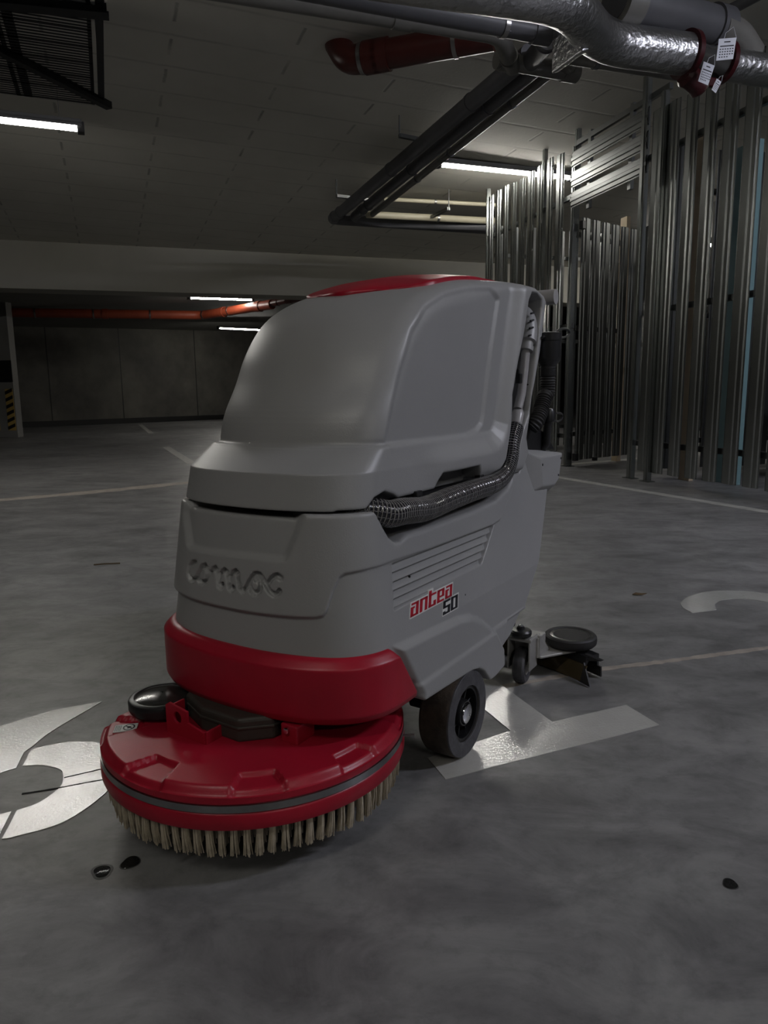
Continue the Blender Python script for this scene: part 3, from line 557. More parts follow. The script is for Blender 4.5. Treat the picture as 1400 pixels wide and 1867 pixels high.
class Field:
    """2D distance table looked up bilinearly"""
    def __init__(s, fn, x0, x1, y0, y1, h=.0015):
        s.x0, s.y0, s.h = x0, y0, h
        X, Y = np.meshgrid(np.arange(x0, x1 + h, h), np.arange(y0, y1 + h, h), indexing='ij')
        s.T = fn(X, Y).astype(np.float32)
    def __call__(s, x, y):
        a = np.clip((x - s.x0) / s.h, 0, s.T.shape[0] - 1.001); b = np.clip((y - s.y0) / s.h, 0, s.T.shape[1] - 1.001)
        i = a.astype(np.int32); j = b.astype(np.int32); a = a - i; b = b - j; T = s.T
        return (T[i, j] * (1 - a) + T[i + 1, j] * a) * (1 - b) + (T[i, j + 1] * (1 - a) + T[i + 1, j + 1] * a) * b
def PF(P, *b, **k): return Field(lambda X, Y: poly_sd(P, X, Y), *b, **k)
UZ = (-.16, .95, .08, 1.0)
def plan(u, v, W, us, L, n=2.4):
    a = np.abs(v) / W; b = np.maximum(us - u, 0) / L + 1e-6
    r = (a ** n + b ** n) ** (1 / n) + 1e-9
    g = np.sqrt(((a / r) ** (n - 1) / W) ** 2 + ((b / r) ** (n - 1) / L) ** 2) + 1e-6
    return (r - 1) / g
# arc length along the rounded nose: s = 0 at the centre, positive towards the left flank
_t = np.linspace(0, np.pi / 2, 400)
_c, _s = np.cos(_t), np.sin(_t)
_r = ((_s / .228) ** 2.4 + (_c / .138) ** 2.4) ** (-1 / 2.4)
_x, _y = .06 - _r * _c, _r * _s
ARC = np.concatenate([[0], np.cumsum(np.hypot(np.diff(_x), np.diff(_y)))]); S0 = ARC[-1]
def arc(u, v):
    phi = np.arctan2(np.abs(v), np.maximum(.06 - u, 0))
    s = np.interp(phi, _t, ARC) + np.maximum(u - .06, 0)
    return np.sign(v) * s
WZ = ([.0, .29, .505, .56, .70], [.228, .228, .200, .196, .190])
LZ = ([.0, .29, .505, .56, .70], [.138, .138, .106, .100, .10])
def Wat(z): return np.interp(z, *WZ)
BASE_PROF = [(-.3, .225), (.108, .215), (.124, .183), (.292, .174), (.318, .172), (.349, .166), (.376, .151), (.391, .136), (.405, .122), (.42, .121), (.48, .131), (.548, .152), (.62, .201),
             (.710, .296), (.802, .438), (.835, .50), (.80, .53), (.70, .545), (.672, .552), (.655, .555), (.668, .545), (.636, .509), (.58, .506), (.56, .5035), (-.3, .5035)]
GROOVE = [(.046, .52), (.051, .502), (.065, .476), (.078, .458), (.093, .448), (.107, .447), (.131, .454), (.215, .454), (.376, .457), (.490, .463), (.556, .479), (.582, .495), (.590, .52), (.60, .62), (.03, .62)]
FENDER = [(.048, .2925), (.166, .287), (.273, .280), (.326, .270), (.383, .243), (.437, .208), (.478, .160), (.486, .10), (.122, .10), (.120, .183)]
CREASE = [(.80, .201), (.511, .202), (.490, .186), (.484, .150), (.484, .05), (.80, .05)]
BELT = [(-.40, .55), (-.40, .35), (0.0145, 0.3491), (0.0646, 0.3501), (0.1161, 0.3510), (0.1620, 0.3522), (0.1730, 0.3547), (0.1798, 0.3620), (0.1917, 0.3896), (0.2047, 0.4110), (0.2131, 0.4165), (0.2593, 0.4203), (0.321, .421), (0.439, .418), (0.702, .417), (0.743, .421), (0.827, .478), (0.851, .53)]
PANEL0 = [(-0.1893, 0.545), (-0.1863, 0.4852), (-0.1609, 0.4546), (-0.1485, 0.4377), (-0.1381, 0.4315), (-0.1155, 0.4312), (0.0079, 0.4346), (0.1013, 0.435), (0.1131, 0.4369), (0.1191, 0.4425), (0.1337, 0.4665), (0.153, 0.4991), (0.165, 0.545)]
LOGO = [[(-0.1080, 0.4095), (-0.1198, 0.4072), (-0.1288, 0.3995), (-0.1296, 0.3887), (-0.1222, 0.3806), (-0.1105, 0.3785), (-0.1025, 0.3838), (-0.0940, 0.3968), (-0.0861, 0.4056), (-0.0771, 0.4081), (-0.0700, 0.4038), (-0.0671, 0.3946), (-0.0703, 0.3846), (-0.0785, 0.3795), (-0.0881, 0.3804), (-0.0942, 0.3860), (-0.0935, 0.3942), (-0.0877, 0.4015)],
        [(-0.0703, 0.3846), (-0.0618, 0.3959), (-0.0551, 0.4050), (-0.0480, 0.4078), (-0.0422, 0.4040), (-0.0383, 0.3919), (-0.0344, 0.3814), (-0.0279, 0.3781), (-0.0252, 0.3841)],
        [(-0.0348, 0.3955), (-0.0297, 0.4039), (-0.0231, 0.4074), (-0.0168, 0.4044), (-0.0124, 0.3919), (-0.0079, 0.3800), (-0.0025, 0.3779), (0.0009, 0.3826)],
        [(-0.0080, 0.3955), (-0.0021, 0.4048), (0.0043, 0.4085), (0.0103, 0.4055), (0.0137, 0.3918), (0.0176, 0.3816), (0.0237, 0.3789), (0.0301, 0.3845), (0.0392, 0.3976), (0.0477, 0.4069), (0.0555, 0.4094), (0.0624, 0.4077), (0.0683, 0.4020), (0.0745, 0.3937), (0.0812, 0.3854), (0.0900, 0.3812), (0.0976, 0.3831), (0.1015, 0.3872)],
        [(0.0392, 0.3976), (0.0387, 0.3885), (0.0434, 0.3812), (0.0519, 0.3786), (0.0594, 0.3823), (0.0626, 0.3895), (0.0617, 0.3975), (0.0570, 0.4018), (0.0506, 0.4003)],
        [(0.1049, 0.4071), (0.0985, 0.4101), (0.0918, 0.4090), (0.0854, 0.4044), (0.0805, 0.3986)]]
fBP = PF(BASE_PROF, *UZ); fGR = PF(GROOVE, *UZ); fFE = PF(FENDER, *UZ); fCR = PF(CREASE, *UZ)
fVE = PF([(.080, .4165), (.478, .4165), (.398, .349), (.069, .343)], *UZ)
SZ = (-.36, 1.05, .15, .56)
fBE = PF(BELT, *SZ); fP0 = PF(PANEL0, *SZ)
fLO = Field(lambda X, Y: np.minimum.reduce([line_sd(l, X, Y) for l in LOGO]), -.22, .16, .30, .46, h=.0008)
def base_sdf(u, v, z, detail=True):
    d = smax(plan(u, v, Wat(z), .06, np.interp(z, *LZ)), fBP(u, z), .006)
    if detail:
        s = arc(u, v); side = sstep(.175, .195, v); soft = sstep(.10, .20, v)
        d = d + (.0085 - .0045 * soft) * sstep(-.0015, .0065 - .003 * soft, fBE(s, z)) * sstep(.2, .21, z)                      # below the belt line the wall steps in
        d = d + .0085 * sstep(.006, -.006, fP0(s, z))
        d = d + .0075 * sstep(.0046, .0032, fLO(s, z)) * (u < .05)
        fr = np.mod(.4145 - z, .0137) / .0137
        ve = sstep(.001, -.0015, fVE(u, z)) * side
        d = d + .0105 * ve * (1 - fr) * sstep(0, .12, fr) + .004 * ve * sstep(.462, .474, u + (.4145 - z) * 1.2)
        d = d - .011 * sstep(.001, -.015, fFE(u, z)) * sstep(.17, .20, np.abs(v)) * (z < .32)
        d = d + .008 * sstep(.004, -.004, fCR(u, z)) * sstep(.18, .21, np.abs(v))
    g = smax(fGR(u, z), .150 - v, .012)
    d = smax(d, -g, .010)
    well = smax(np.sqrt((u - .295) ** 2 + (z - .083) ** 2) - .101, np.maximum(.125 - np.abs(v), np.abs(v) - .217), .004)
    return smax(d, -well, .004)
DOME = [(.078, .54), (.087, .586), (.104, .645), (.137, .700), (.163, .750), (.195, .793), (.228, .822), (.27, .845), (.32, .864), (.37, .878), (.45, .893), (.56, .905), (.62, .910),
        (.693, .911), (.743, .901), (.759, .889), (.745, .84), (.725, .771), (.684, .675), (.672, .63), (.657, .582), (.670, .546), (.640, .511), (.30, .508), (.07, .508)]
RIDGE = [(-.3, .561), (.472, .561), (.504, .566), (.526, .577), (.542, .593), (.554, .612), (.588, .727), (.626, .861), (.636, .90), (.636, 1.1), (-.3, 1.1)]
PANEL = [(.05, .602), (.40, .603), (.445, .611), (.466, .622), (.474, .64), (.507, .768), (.540, .868), (.51, .884), (.42, .874), (.325, .853), (.255, .825), (.205, .782), (.165, .717), (.128, .64), (.108, .59)]
CHANNEL = [(.0, .49), (.0, .507), (.035, .507), (.056, .523), (.085, .529), (.110, .521), (.123, .514), (.248, .514), (.270, .540), (.410, .541), (.426, .515), (.474, .514), (.515, .523), (.540, .543),
           (.556, .585), (.566, .62), (.572, .676), (.597, .745), (.628, .810), (.650, .875), (.668, .894), (.70, .896), (.728, .885), (.731, .869), (.705, .770), (.676, .675), (.668, .64), (.632, .600), (.606, .55), (.588, .515), (.575, .49)]
def smooth_pts(P, n=6):
    P = [np.array(p) for p in P]; Q = [2 * P[0] - P[1]] + P + [2 * P[-1] - P[-2]]; out = []
    for i in range(1, len(Q) - 2):
        for k in range(n):
            t = k / n; out.append(tuple(.5 * ((2 * Q[i]) + (-Q[i - 1] + Q[i + 1]) * t + (2 * Q[i - 1] - 5 * Q[i] + 4 * Q[i + 1] - Q[i + 2]) * t * t + (-Q[i - 1] + 3 * Q[i] - 3 * Q[i + 1] + Q[i + 2]) * t ** 3)))
    return out + [tuple(P[-1])]
DOME = DOME[:1] + smooth_pts(DOME[1:14]) + DOME[14:]
fDO = PF(DOME, *UZ); fRI = PF(RIDGE, *UZ); fPA = PF(PANEL, *UZ); fCH = PF(CHANNEL, *UZ)
def tank_sdf(u, v, z, detail=True):
    a = np.abs(v)
    rim = plan(u, v, np.interp(z, [.507, .562, .597, .64], [.195, .191, .184, .180]), np.interp(z, [.507, .562, .597], [.06, .075, .105]), np.interp(z, [.507, .562, .597, .64], [.101, .108, .072, .055]), 2.25)
    rim = rim * np.interp(z, [.555, .57], [1, .5])
    rim = smax(rim, np.maximum(.5065 - z, u - .64), .003)
    rim = smax(rim, z - .600, .006)
    q = np.minimum(a / .18, 1.15)
    prof = fDO(u + .052 * (1 - q ** 2.2) * sstep(.5, .1, u), z - .018 * (1 - q ** 2) * sstep(.1, .4, u) * sstep(.55, .75, z))
    W = .176 + .024 * sstep(-.040, .004, fRI(u, z)) * sstep(.12, .34, u)
    if detail: W = W + .006 * sstep(-.004, .010, fPA(u, z))
    dome = smax(prof, a - W, np.interp(u, [.45, .66], [.040, .010]))
    d = smin(rim, dome, .006)
    ch = smax(fCH(u, z), .158 - v, .006)
    return smax(d, -ch, .006)
def surface_nets(fn, lo, hi, h, B=8):
    lo = np.array(lo, float); H = h * B
    nb = np.ceil((np.array(hi) - lo) / H).astype(int)
    g = np.stack(np.meshgrid(*[np.arange(n) for n in nb], indexing='ij'), -1).reshape(-1, 3)
    c = lo + (g + .5) * H
    f = fn(c[:, 0], c[:, 1], c[:, 2], False)
    g = g[np.abs(f) < H * 1.25 + .014]
    k = np.arange(B + 1)
    K = np.stack(np.meshgrid(k, k, k, indexing='ij'), -1).reshape(-1, 3)
    N = nb * B + 3
    keys, pos, quads = [], [], []
    edges = []
    for st in range(0, len(g), 3000):
        gg = g[st:st + 3000]
        I = gg[:, None, :] * B + K[None]                     # global corner index
        P = lo + I * h
        F = fn(P[..., 0].ravel(), P[..., 1].ravel(), P[..., 2].ravel()).reshape(len(gg), B + 1, B + 1, B + 1)
        neg = F < 0
        cs = sum(neg[:, i:i + B, j:j + B, l:l + B].astype(np.int8) for i in (0, 1) for j in (0, 1) for l in (0, 1))
        b, x, y, z = np.nonzero((cs > 0) & (cs < 8))
        acc = np.zeros((len(b), 3)); cnt = np.zeros(len(b))
        for ax in range(3):
            for o1 in (0, 1):
                for o2 in (0, 1):
                    off = [0, 0, 0]; o = [q for q in range(3) if q != ax]
                    off[o[0]] = o1; off[o[1]] = o2
                    off2 = list(off); off2[ax] = 1
                    f0 = F[b, x + off[0], y + off[1], z + off[2]]; f1 = F[b, x + off2[0], y + off2[1], z + off2[2]]
                    m = (f0 < 0) != (f1 < 0)
                    t = np.where(m, f0 / np.where(m, f0 - f1, 1), 0)
                    p = np.tile(np.array(off, float), (len(b), 1)); p[:, ax] += t
                    acc += p * m[:, None]; cnt += m
        ci = gg[b] * B + np.stack([x, y, z], -1)
        pos.append(lo + (ci + acc / cnt[:, None]) * h)
        keys.append((ci[:, 0] * N[1] + ci[:, 1]) * N[2] + ci[:, 2])
        for ax in range(3):
            s0 = neg[:, :B, :B, :B]; sl = [slice(0, B)] * 3; sl[ax] = slice(1, B + 1)
            s1 = neg[(slice(None),) + tuple(sl)]
            b, x, y, z = np.nonzero(s0 != s1)
            ci = gg[b] * B + np.stack([x, y, z], -1)
            edges.append((ax, ci, s0[b, x, y, z]))
    keys = np.concatenate(keys); pos = np.concatenate(pos)
    o = np.argsort(keys); keys = keys[o]; pos = pos[o]
    out = []
    for ax, ci, fl in edges:
        o = [(ax + 1) % 3, (ax + 2) % 3]
        qs = []
        ok = np.ones(len(ci), bool)
        for d1_, d2_ in ((0, 0), (1, 0), (1, 1), (0, 1)):
            c2 = ci.copy(); c2[:, o[0]] -= d1_; c2[:, o[1]] -= d2_
            kk = (c2[:, 0] * N[1] + c2[:, 1]) * N[2] + c2[:, 2]
            ix = np.clip(np.searchsorted(keys, kk), 0, len(keys) - 1)
            ok &= keys[ix] == kk; qs.append(ix)
        q = np.stack(qs, -1)
        q = np.where(fl[:, None], q, q[:, ::-1])[ok]
        out.append(q)
    return pos, np.concatenate(out)
HB = .0019
# ================================================================ the floor scrubber: x runs from nose to tail, v to its left flank, z up
SCR = np.array([-.206, 1.140, 0]); root = SR = empty('floor_scrubber', tuple(SCR), math.radians(90 - 32.6))
tag(SR, 'grey and red walk-behind floor scrubber standing on the painted numerals', 'floor scrubber')
def sdf_part(name, fn, lo, hi, h, m, parent=SR, smooth_iter=1):
    P, Q = surface_nets(fn, lo, hi, h)
    P = P * [1, -1, 1]; Q = Q[:, ::-1]
    me = bpy.data.meshes.new(name); me.vertices.add(len(P)); me.vertices.foreach_set('co', P.astype(np.float32).ravel())
    me.loops.add(len(Q) * 4); me.loops.foreach_set('vertex_index', Q.astype(np.int32).ravel())
    me.polygons.add(len(Q)); me.polygons.foreach_set('loop_start', np.arange(0, len(Q) * 4, 4, dtype=np.int32)); me.polygons.foreach_set('loop_total', np.full(len(Q), 4, np.int32))
    me.update(calc_edges=True); me.validate(); me.polygons.foreach_set('use_smooth', np.ones(len(Q), bool)); me.materials.append(m)
    # make sure the faces point outwards
    v = np.zeros(len(me.polygons) * 3); me.polygons.foreach_get('normal', v); c = np.zeros(len(me.polygons) * 3); me.polygons.foreach_get('center', c)
    c = c.reshape(-1, 3); v = v.reshape(-1, 3); k = np.argmax(c[:, 2])
    if np.mean(v[c[:, 2] > c[k, 2] - .004][:, 2]) < 0: me.flip_normals()
    o = link(bpy.data.objects.new(name, me)); o.parent = parent; return o
def part(name, mb, m, parent=SR, **k): return obj(name, mb, m, parent, flip=True, **k)
A3 = np.eye(3)
base = sdf_part('solution_tank', base_sdf, (-.12, -.26, .10), (.80, .26, .60), HB, M['grey'])
tank = sdf_part('recovery_tank', tank_sdf, (-.12, -.26, .49), (.80, .26, .96), HB, M['grey'])
def skirt_sdf(u, v, z, detail=True):
    d = plan(u, v, .2405, .06, .150) + np.maximum(z - .276, 0) * .95 + np.maximum(.20 - z, 0) * .5
    e = np.maximum((u - .043) * .83 + (z - .29) * .56, 0 * u - 1)          # slanted rear edge on the flanks
    d = smax(d, np.maximum(z - .291, .186 - z), .006); d = smax(d, e, .004)
    return smax(d, -(plan(u, v, .21, .06, .12)), .004)
sdf_part('front_skirt', skirt_sdf, (-.13, -.27, .17), (.16, .27, .31), .0025, M['red'])
# black filler boxes added inside so the gaps in the body stay dark
part('dark_filler', MB().box((.24, 0, .155), (.42, .20, .05)).box((.40, 0, .16), (.30, .22, .06)).box((.30, .0, .50), (.46, .30, .08)), M['black'], smooth=0)
# ---- lid
lid = MB(); V = []; F = []; nu, nv = 40, 24
def topz(u): return np.interp(u, [.12, .2, .27, .34, .42, .5, .6, .68], [.770, .835, .868, .890, .905, .915, .921, .918])
for i in range(nu + 1):
    for j in range(nv + 1):
        q = j / nv * 2 - 1; s_ = i / nu; hw = .145 * (1 - (1 - min((s_ + .02) / .27, 1)) ** 2.2) ** .5 if s_ < .25 else .145
        u = .245 + s_ * .37 + .02 * (q * q) * (1 - s_); z = topz(u) + .009 - .014 * q * q + .002 * math.exp(-((s_ - .62) / .25) ** 2)
        V.append((u, hw * q, z))
for i in range(nu):
    for j in range(nv): a = i * (nv + 1) + j; F.append((a, a + nv + 1, a + nv + 2, a + 1))
lid.add(V, F); lo = part('lid', lid, M['red']); sol = lo.modifiers.new('thick', 'SOLIDIFY'); sol.thickness = .024; sol.offset = -1 if True else 1
part('lid_latch', MB().box((.632, 0, .922), (.05, .10, .016)), M['grey'], smooth=0, bevel=.004)
# ---- rear: handle bar, console
hb = part('handlebar', MB().tube([(.835, -.20, .903), (.835, .20, .903)], .0175, 28).tube([(.835, -.202, .903), (.835, -.2, .903)], .0185, 28), M['lightgrey'])
for s in (-1, 1): part('handle_arm', MB().tube(spline([(.64, s * .13, .80), (.74, s * .13, .86), (.835, s * .13, .903)], 8), .014, 14), M['grey'])
cp_ = [(.590, .625), (.64, .56), (.653, .538), (.799, .538), (.799, .478), (.778, .465), (.692, .470), (.62, .44), (.60, .50)]
mb = MB(); V = []
side = [(.718, .531), (.871, .532), (.851, .472), (.824, .459), (.738, .463)]; inn = [(.655, .556), (.878, .536), (.860, .452), (.826, .436), (.689, .448)]
n = 5
for s in (-1, 1): V += [(p[0], s * .190, p[1]) for p in inn] + [(p[0], s * .215, p[1]) for p in side]
F = [(5, 6, 7, 8, 9), (15, 16, 17, 18, 19)] + [(k, (k + 1) % 5, 5 + (k + 1) % 5, 5 + k) for k in range(5)] + [(10 + k, 10 + (k + 1) % 5, 15 + (k + 1) % 5, 15 + k) for k in range(5)] + [(k, (k + 1) % 5, 10 + (k + 1) % 5, 10 + k) for k in range(5)]
con = part('rear_console', mb.add(V, F), M['grey'], smooth=0, bevel=.004)
part('dashboard', MB().prism([(.662, -.18, .545), (.662, -.18, .590), (.676, -.18, .630), (.709, -.18, .620), (.805, -.18, .583), (.85, -.18, .561), (.876, -.18, .540)], (0, .372, 0)).prism([(.66, .10, .54), (.70, .204, .536), (.858, .204, .5345), (.858, .10, .536)], (0, 0, .004)), M['black'], con, smooth=0, bevel=.006)
mb = MB()
for u, z in ((.730, .515), (.858, .520), (.843, .480)): mb.lathe((u, .215, z), (0, 1, 0), [(.0028, -.002), (.0028, .001)], 12)
part('screws', mb, M['black'], con)
part('rear_bolt', MB().lathe((.812, .16, .415), (1, .2, 0), [(.008, -.03), (.008, .012), (.004, .014)], 12), M['cast'])
# ---- hoses on the flank
hp = spline([(.035, .150, .500), (.060, .182, .500), (.086, .198, .494), (.122, .202, .493), (.198, .202, .487), (.287, .202, .492), (.387, .202, .496), (.480, .202, .499), (.540, .200, .513), (.575, .197, .541), (.597, .192, .575), (.630, .187, .606)], 60)
L = len(hp); rr = [.0215 - .0032 * min(1, max(0, (i / L - .25) / .6)) for i in range(L)]
hs = MB().tube(hp, rr, 32, uvs=True, rf=lambda s_: 1 + .045 * math.sin(s_ * 2 * math.pi / .0057)); part('suction_hose', hs, M['hose'])
wd = part('float_tube', MB().tube([(.645, .186, .645), (.664, .186, .677), (.676, .186, .724), (.691, .185, .788)], .0098, 24), M['lightgrey'])
part('coupling', MB().lathe((.628, .187, .602), (.017, 0, .042), [(.0135, 0), (.0150, .002), (.0150, .036), (.0120, .042), (.0100, .046)], 28), M['lightgrey'])
part('elbow', MB().tube(spline([(.688, .184, .778), (.700, .183, .803), (.711, .178, .832), (.716, .165, .853), (.706, .14, .862)], 10), [.0155] * 6 + [.0215] * 35, 28).tube([(.686, .184, .772), (.690, .184, .782)], .0175, 24), M['grey'])
mb = MB()
for k in range(4): mb.tube([(.686 - .003 * k, .196, .852 - .016 * k), (.700 - .002 * k, .198, .855 - .016 * k)], .0022, 8)
part('elbow_slots', mb, M['black'])  # black bars laid on for the dark slots beside the elbow
part('tube_clip', MB().box((.633, .192, .711), (.013, .012, .022)).box((.625, .191, .726), (.005, .010, .012)), M['black'], smooth=0, bevel=.003)
part('tube_clip', MB().box((.687, .190, .690), (.009, .012, .020)).box((.692, .190, .700), (.008, .012, .006)), M['black'], smooth=0, bevel=.002)
for u, z in ((.183, .514), (.432, .516)): part('retaining_clip', MB().box((u, .194, z), (.020, .012, .010)), M['black'], smooth=0, bevel=.002)
# ---- drain hoses behind the tank
dh = part('drain_hose', MB().tube(spline([(.763, .21, .745), (.765, .21, .72), (.763, .21, .678), (.748, .21, .672 - .002), (.728, .21, .646), (.700, .21, .617), (.690, .20, .600)], 36), .0165, 24, rf=lambda s_: 1 + .10 * math.sin(s_ * 2 * math.pi / .0062)), M['rubber'])
part('hose_cuff', MB().tube([(.763, .21, .752), (.764, .21, .718)], .0175, 24), M['black'], dh)
part('hose_cap', MB().lathe((.764, .21, .744), (0, 0, 1), [(.018, -.004), (.027, .008), (.0285, .016), (.0285, .052), (.030, .053), (.030, .070), (.018, .072)], 32), M['black'], dh)
part('cap_strap', MB().tube(spline([(.722, .21, .802), (.794, .21, .815), (.843, .21, .828), (.883, .21, .832), (.907, .21, .827), (.902, .21, .818), (.861, .21, .810), (.785, .21, .808)], 8), .0032, 8), M['black'], dh)
d2h = part('small_drain_hose', MB().tube([(.790, .205, .630), (.792, .20, .56), (.79, .19, .545)], .010, 20), M['black'])
part('hose_cap', MB().lathe((.790, .205, .612), (0, 0, 1), [(.010, -.002), (.0155, .002), (.0155, .022), (.012, .030), (.006, .031)], 28), M['black'], d2h)
part('cap_strap', MB().tube(spline([(.788, .205, .621), (.829, .205, .629), (.863, .205, .630), (.887, .205, .624), (.882, .205, .614), (.847, .205, .610), (.80, .205, .620)], 8), .003, 8), M['black'], d2h)
# ---- badge on the flank: red word over a black number on white backing
def badge(mats):
    s0 = .0; Y = lambda z: float(Wat(z)) - .0040
    bw, br, bb = MB(), MB(), MB()
    def cell(mb, u0, z0, w_, h_, rects, sl=.0075, vv=.0011):
        for x0, y0, x1, y1 in rects:
            za, zb_ = z0 + y0 * h_, z0 + y1 * h_; P = [(u0 + x0 * w_ + sl * y0, Y(za) + vv - .003, za), (u0 + x1 * w_ + sl * y0, Y(za) + vv - .003, za), (u0 + x1 * w_ + sl * y1, Y(zb_) + vv - .003, zb_), (u0 + x0 * w_ + sl * y1, Y(zb_) + vv - .003, zb_)]
            mb.prism(P, (0, .003, 0))
    t, q = .34, .15
    G = dict(a=[(.08, 1 - q, 1, 1), (1 - t, 0, 1, 1), (0, 0, t, .72), (0, 0, 1, q), (t * .9, .58, .5, .72)], n=[(0, 0, t, 1), (0, 1 - q, 1, 1), (1 - t, 0, 1, 1)],
             t=[(0, 0, t, 1.28), (0, 1 - q, 1, 1), (0, 0, 1, q), (1 - t, 0, 1, .40)], e=[(0, 0, t, 1), (0, 1 - q, 1, 1), (1 - t, .42, 1, 1), (t * .8, .36, 1, .50), (0, 0, 1, q)])
    for k, ch in enumerate('antea'): cell(br, .1125 + k * .0305, .3195, .0262, .0210, G[ch])
    D = {'5': [(0, 1 - q, 1, 1), (0, .45, t, 1), (0, .45, 1, .45 + q), (1 - t, 0, 1, .55), (0, 0, 1, q), (0, 0, t, .24)], '0': [(0, 0, t, 1), (1 - t, 0, 1, 1), (0, 0, 1, q), (0, 1 - q, 1, 1)]}
    for k, ch in enumerate('50'): cell(bb, .2200 + k * .0300, .2942, .0272, .0230, D[ch])
    cell(bw, .1100, .3172, .1535, .0255, [(0, 0, 1, 1)], .009, .0007); cell(bw, .178, .338, .018, .0105, [(0, 0, 1, 1)], .003, .0007); cell(bw, .2180, .2922, .0620, .0270, [(0, 0, 1, 1)], .009, .0007)
    b = part('badge', bw, M['white'], SR, smooth=0); part('badge_word', br, M['redink'], b, smooth=0); part('badge_number', bb, M['ink'], b, smooth=0)
badge(M)
part('flank_hole', MB().lathe((.315, .2215, .308), (0, 1, 0), [(.0016, -.002), (.0016, .0006)], 10).lathe((.135, .2075, .382), (0, 1, 0), [(.0018, -.002), (.0018, .0006)], 10), M['black'])
# ---- drive wheels
def drive_wheel(s):
    r = empty('drive_wheel', (.295, -s * .207, .083)); r.parent = SR
    f = lambda P: P
    ax = (0, s, 0)
    part('tyre', MB().lathe((0, 0, 0), ax, [(.05, -.031), (.078, -.031), (.082, -.026), (.083, -.01), (.083, .024), (.0815, .028), (.078, .0300), (.056, .0300), (.0535, .028), (.0525, .010), (.05, .010), (.05, -.031)], 72), M['tread'], r)
    part('tyre_face', MB().ring((0, 0, 0), ax, .0535, .0815, .0270, .0315, 72), M['wheelface'], r, bevel=.0012)
    rim = part('rim', MB().ring((0, 0, 0), ax, .047, .0535, .0, .027, 60).lathe((0, 0, 0), ax, [(.02, -.02), (.052, -.02), (.052, -.008), (.02, -.008)], 48).lathe((0, 0, 0), ax, [(.028, -.01), (.026, .022), (.0235, .027), (.021, .027), (.021, .0)], 40), M['black'], r)
    mb = MB()
    for k in range(9):
        a = k * 2 * math.pi / 9 + .3; d = np.array([math.cos(a), 0, math.sin(a)]); n = np.array([-d[2], 0, d[0]]); mb.box(d * .036 + np.array([0, s * .006, 0]), (.028, .0035, .022), (d, n, np.array([0, 1., 0])))
    part('spokes', mb, M['black'], rim, smooth=0, bevel=.0006)
    part('hub_cap', MB().lathe((0, 0, 0), ax, [(.019, .020), (.0195, .026), (.018, .031), (.011, .034), (.0035, .035), (.003, .033), (.0005, .033)], 36), M['chrome'], r)
    part('axle', MB().tube([(0, -s * .03, 0), (0, -s * .09, 0)], .012, 16), M['black'], r)
drive_wheel(1); drive_wheel(-1)
# ---- scrub deck
DC = np.array([-.008, -.013, 0])
dk = empty('scrub_deck', (DC[0], -DC[1], 0)); dk.parent = SR
def dpart(name, mb, m, par=None, **k): return part(name, mb, m, par or dk, **k)
nt_, prof = 480, []
notch = [(-43.5, 7.5, .184), (.8, 8, .197), (43, 7.5, .208), (80.5, 7, .214), (118, 7.5, .205), (160, 7.5, .205), (-80, 7.5, .205), (-120, 7.5, .205)]
rs = list(np.linspace(.0, .18, 10)) + list(np.linspace(.185, .232, 36)) + list(np.linspace(.2335, .250, 10))
V = []; F = []
def rmax(psi):
    # the corner beside the bumper roller is cut away
    c, s_ = -math.cos(psi), math.sin(psi); lim = 9.
    # keep u < -.125 wherever v < -.118 (deck centre coordinates)
    for t in np.linspace(.10, .30, 201):
        u, v_ = c * t, s_ * t
        if u < .06 and (v_ < -.190 or (v_ < -.122 and u > -.103 + (v_ + .192) * .42)): lim = t; break
    return lim
for i in range(nt_):
    psi = 2 * math.pi * i / nt_; R_ = min(.250, rmax(psi)); col = []
    for r in rs:
        r2 = r * R_ / .250; z = .1535 + .0015 * (1 - r / .25); 
        z -= .0135 * sstep(.236, .250, r) ** 1.5
        for c_, hw, ri in notch:
            dpsi = abs((math.degrees(psi) - c_ + 180) % 360 - 180) - (r - .205) * 55
            z -= .0075 * sstep(hw - .2, hw - 1.6, dpsi) * sstep(ri - .003, ri + .003, r) * sstep(.2515, .244, r)
        col.append((-math.cos(psi) * r2, math.sin(psi) * r2, float(z)))
    k = R_ / .25
    for r, z in ((.2500, .131), (.2480, .1295), (.2480, .117), (.2500, .1155), (.2515, .112), (.2515, .096), (.2500, .0915), (.243, .0915), (.243, .12)): col.append((-math.cos(psi) * r * k, math.sin(psi) * r * k, z))
    V += col
nc = len(rs) + 9
for i in range(nt_):
    j = (i + 1) % nt_
    for k in range(nc - 1): F.append((i * nc + k, i * nc + k + 1, j * nc + k + 1, j * nc + k))
cover = dpart('deck_cover', MB().add(V, F), M['red'], smooth=50)
mb = MB(); V = []; F = []; cnt = 0; st = []
for i in range(nt_ + 1):
    psi = 2 * math.pi * i / nt_
    if rmax(psi) > .25:
        st.append(i)
        for r, z in ((.2475, .118), (.2512, .118), (.2512, .1285), (.2475, .1285)): V.append((-math.cos(psi) * r, math.sin(psi) * r, z))
for a in range(len(st) - 1):
    if st[a + 1] == st[a] + 1: F += [(4 * a + k, 4 * a + (k + 1) % 4, 4 * a + 4 + (k + 1) % 4, 4 * a + 4 + k) for k in range(4)]
dpart('steel_band', mb.add(V, F), M['steel'])
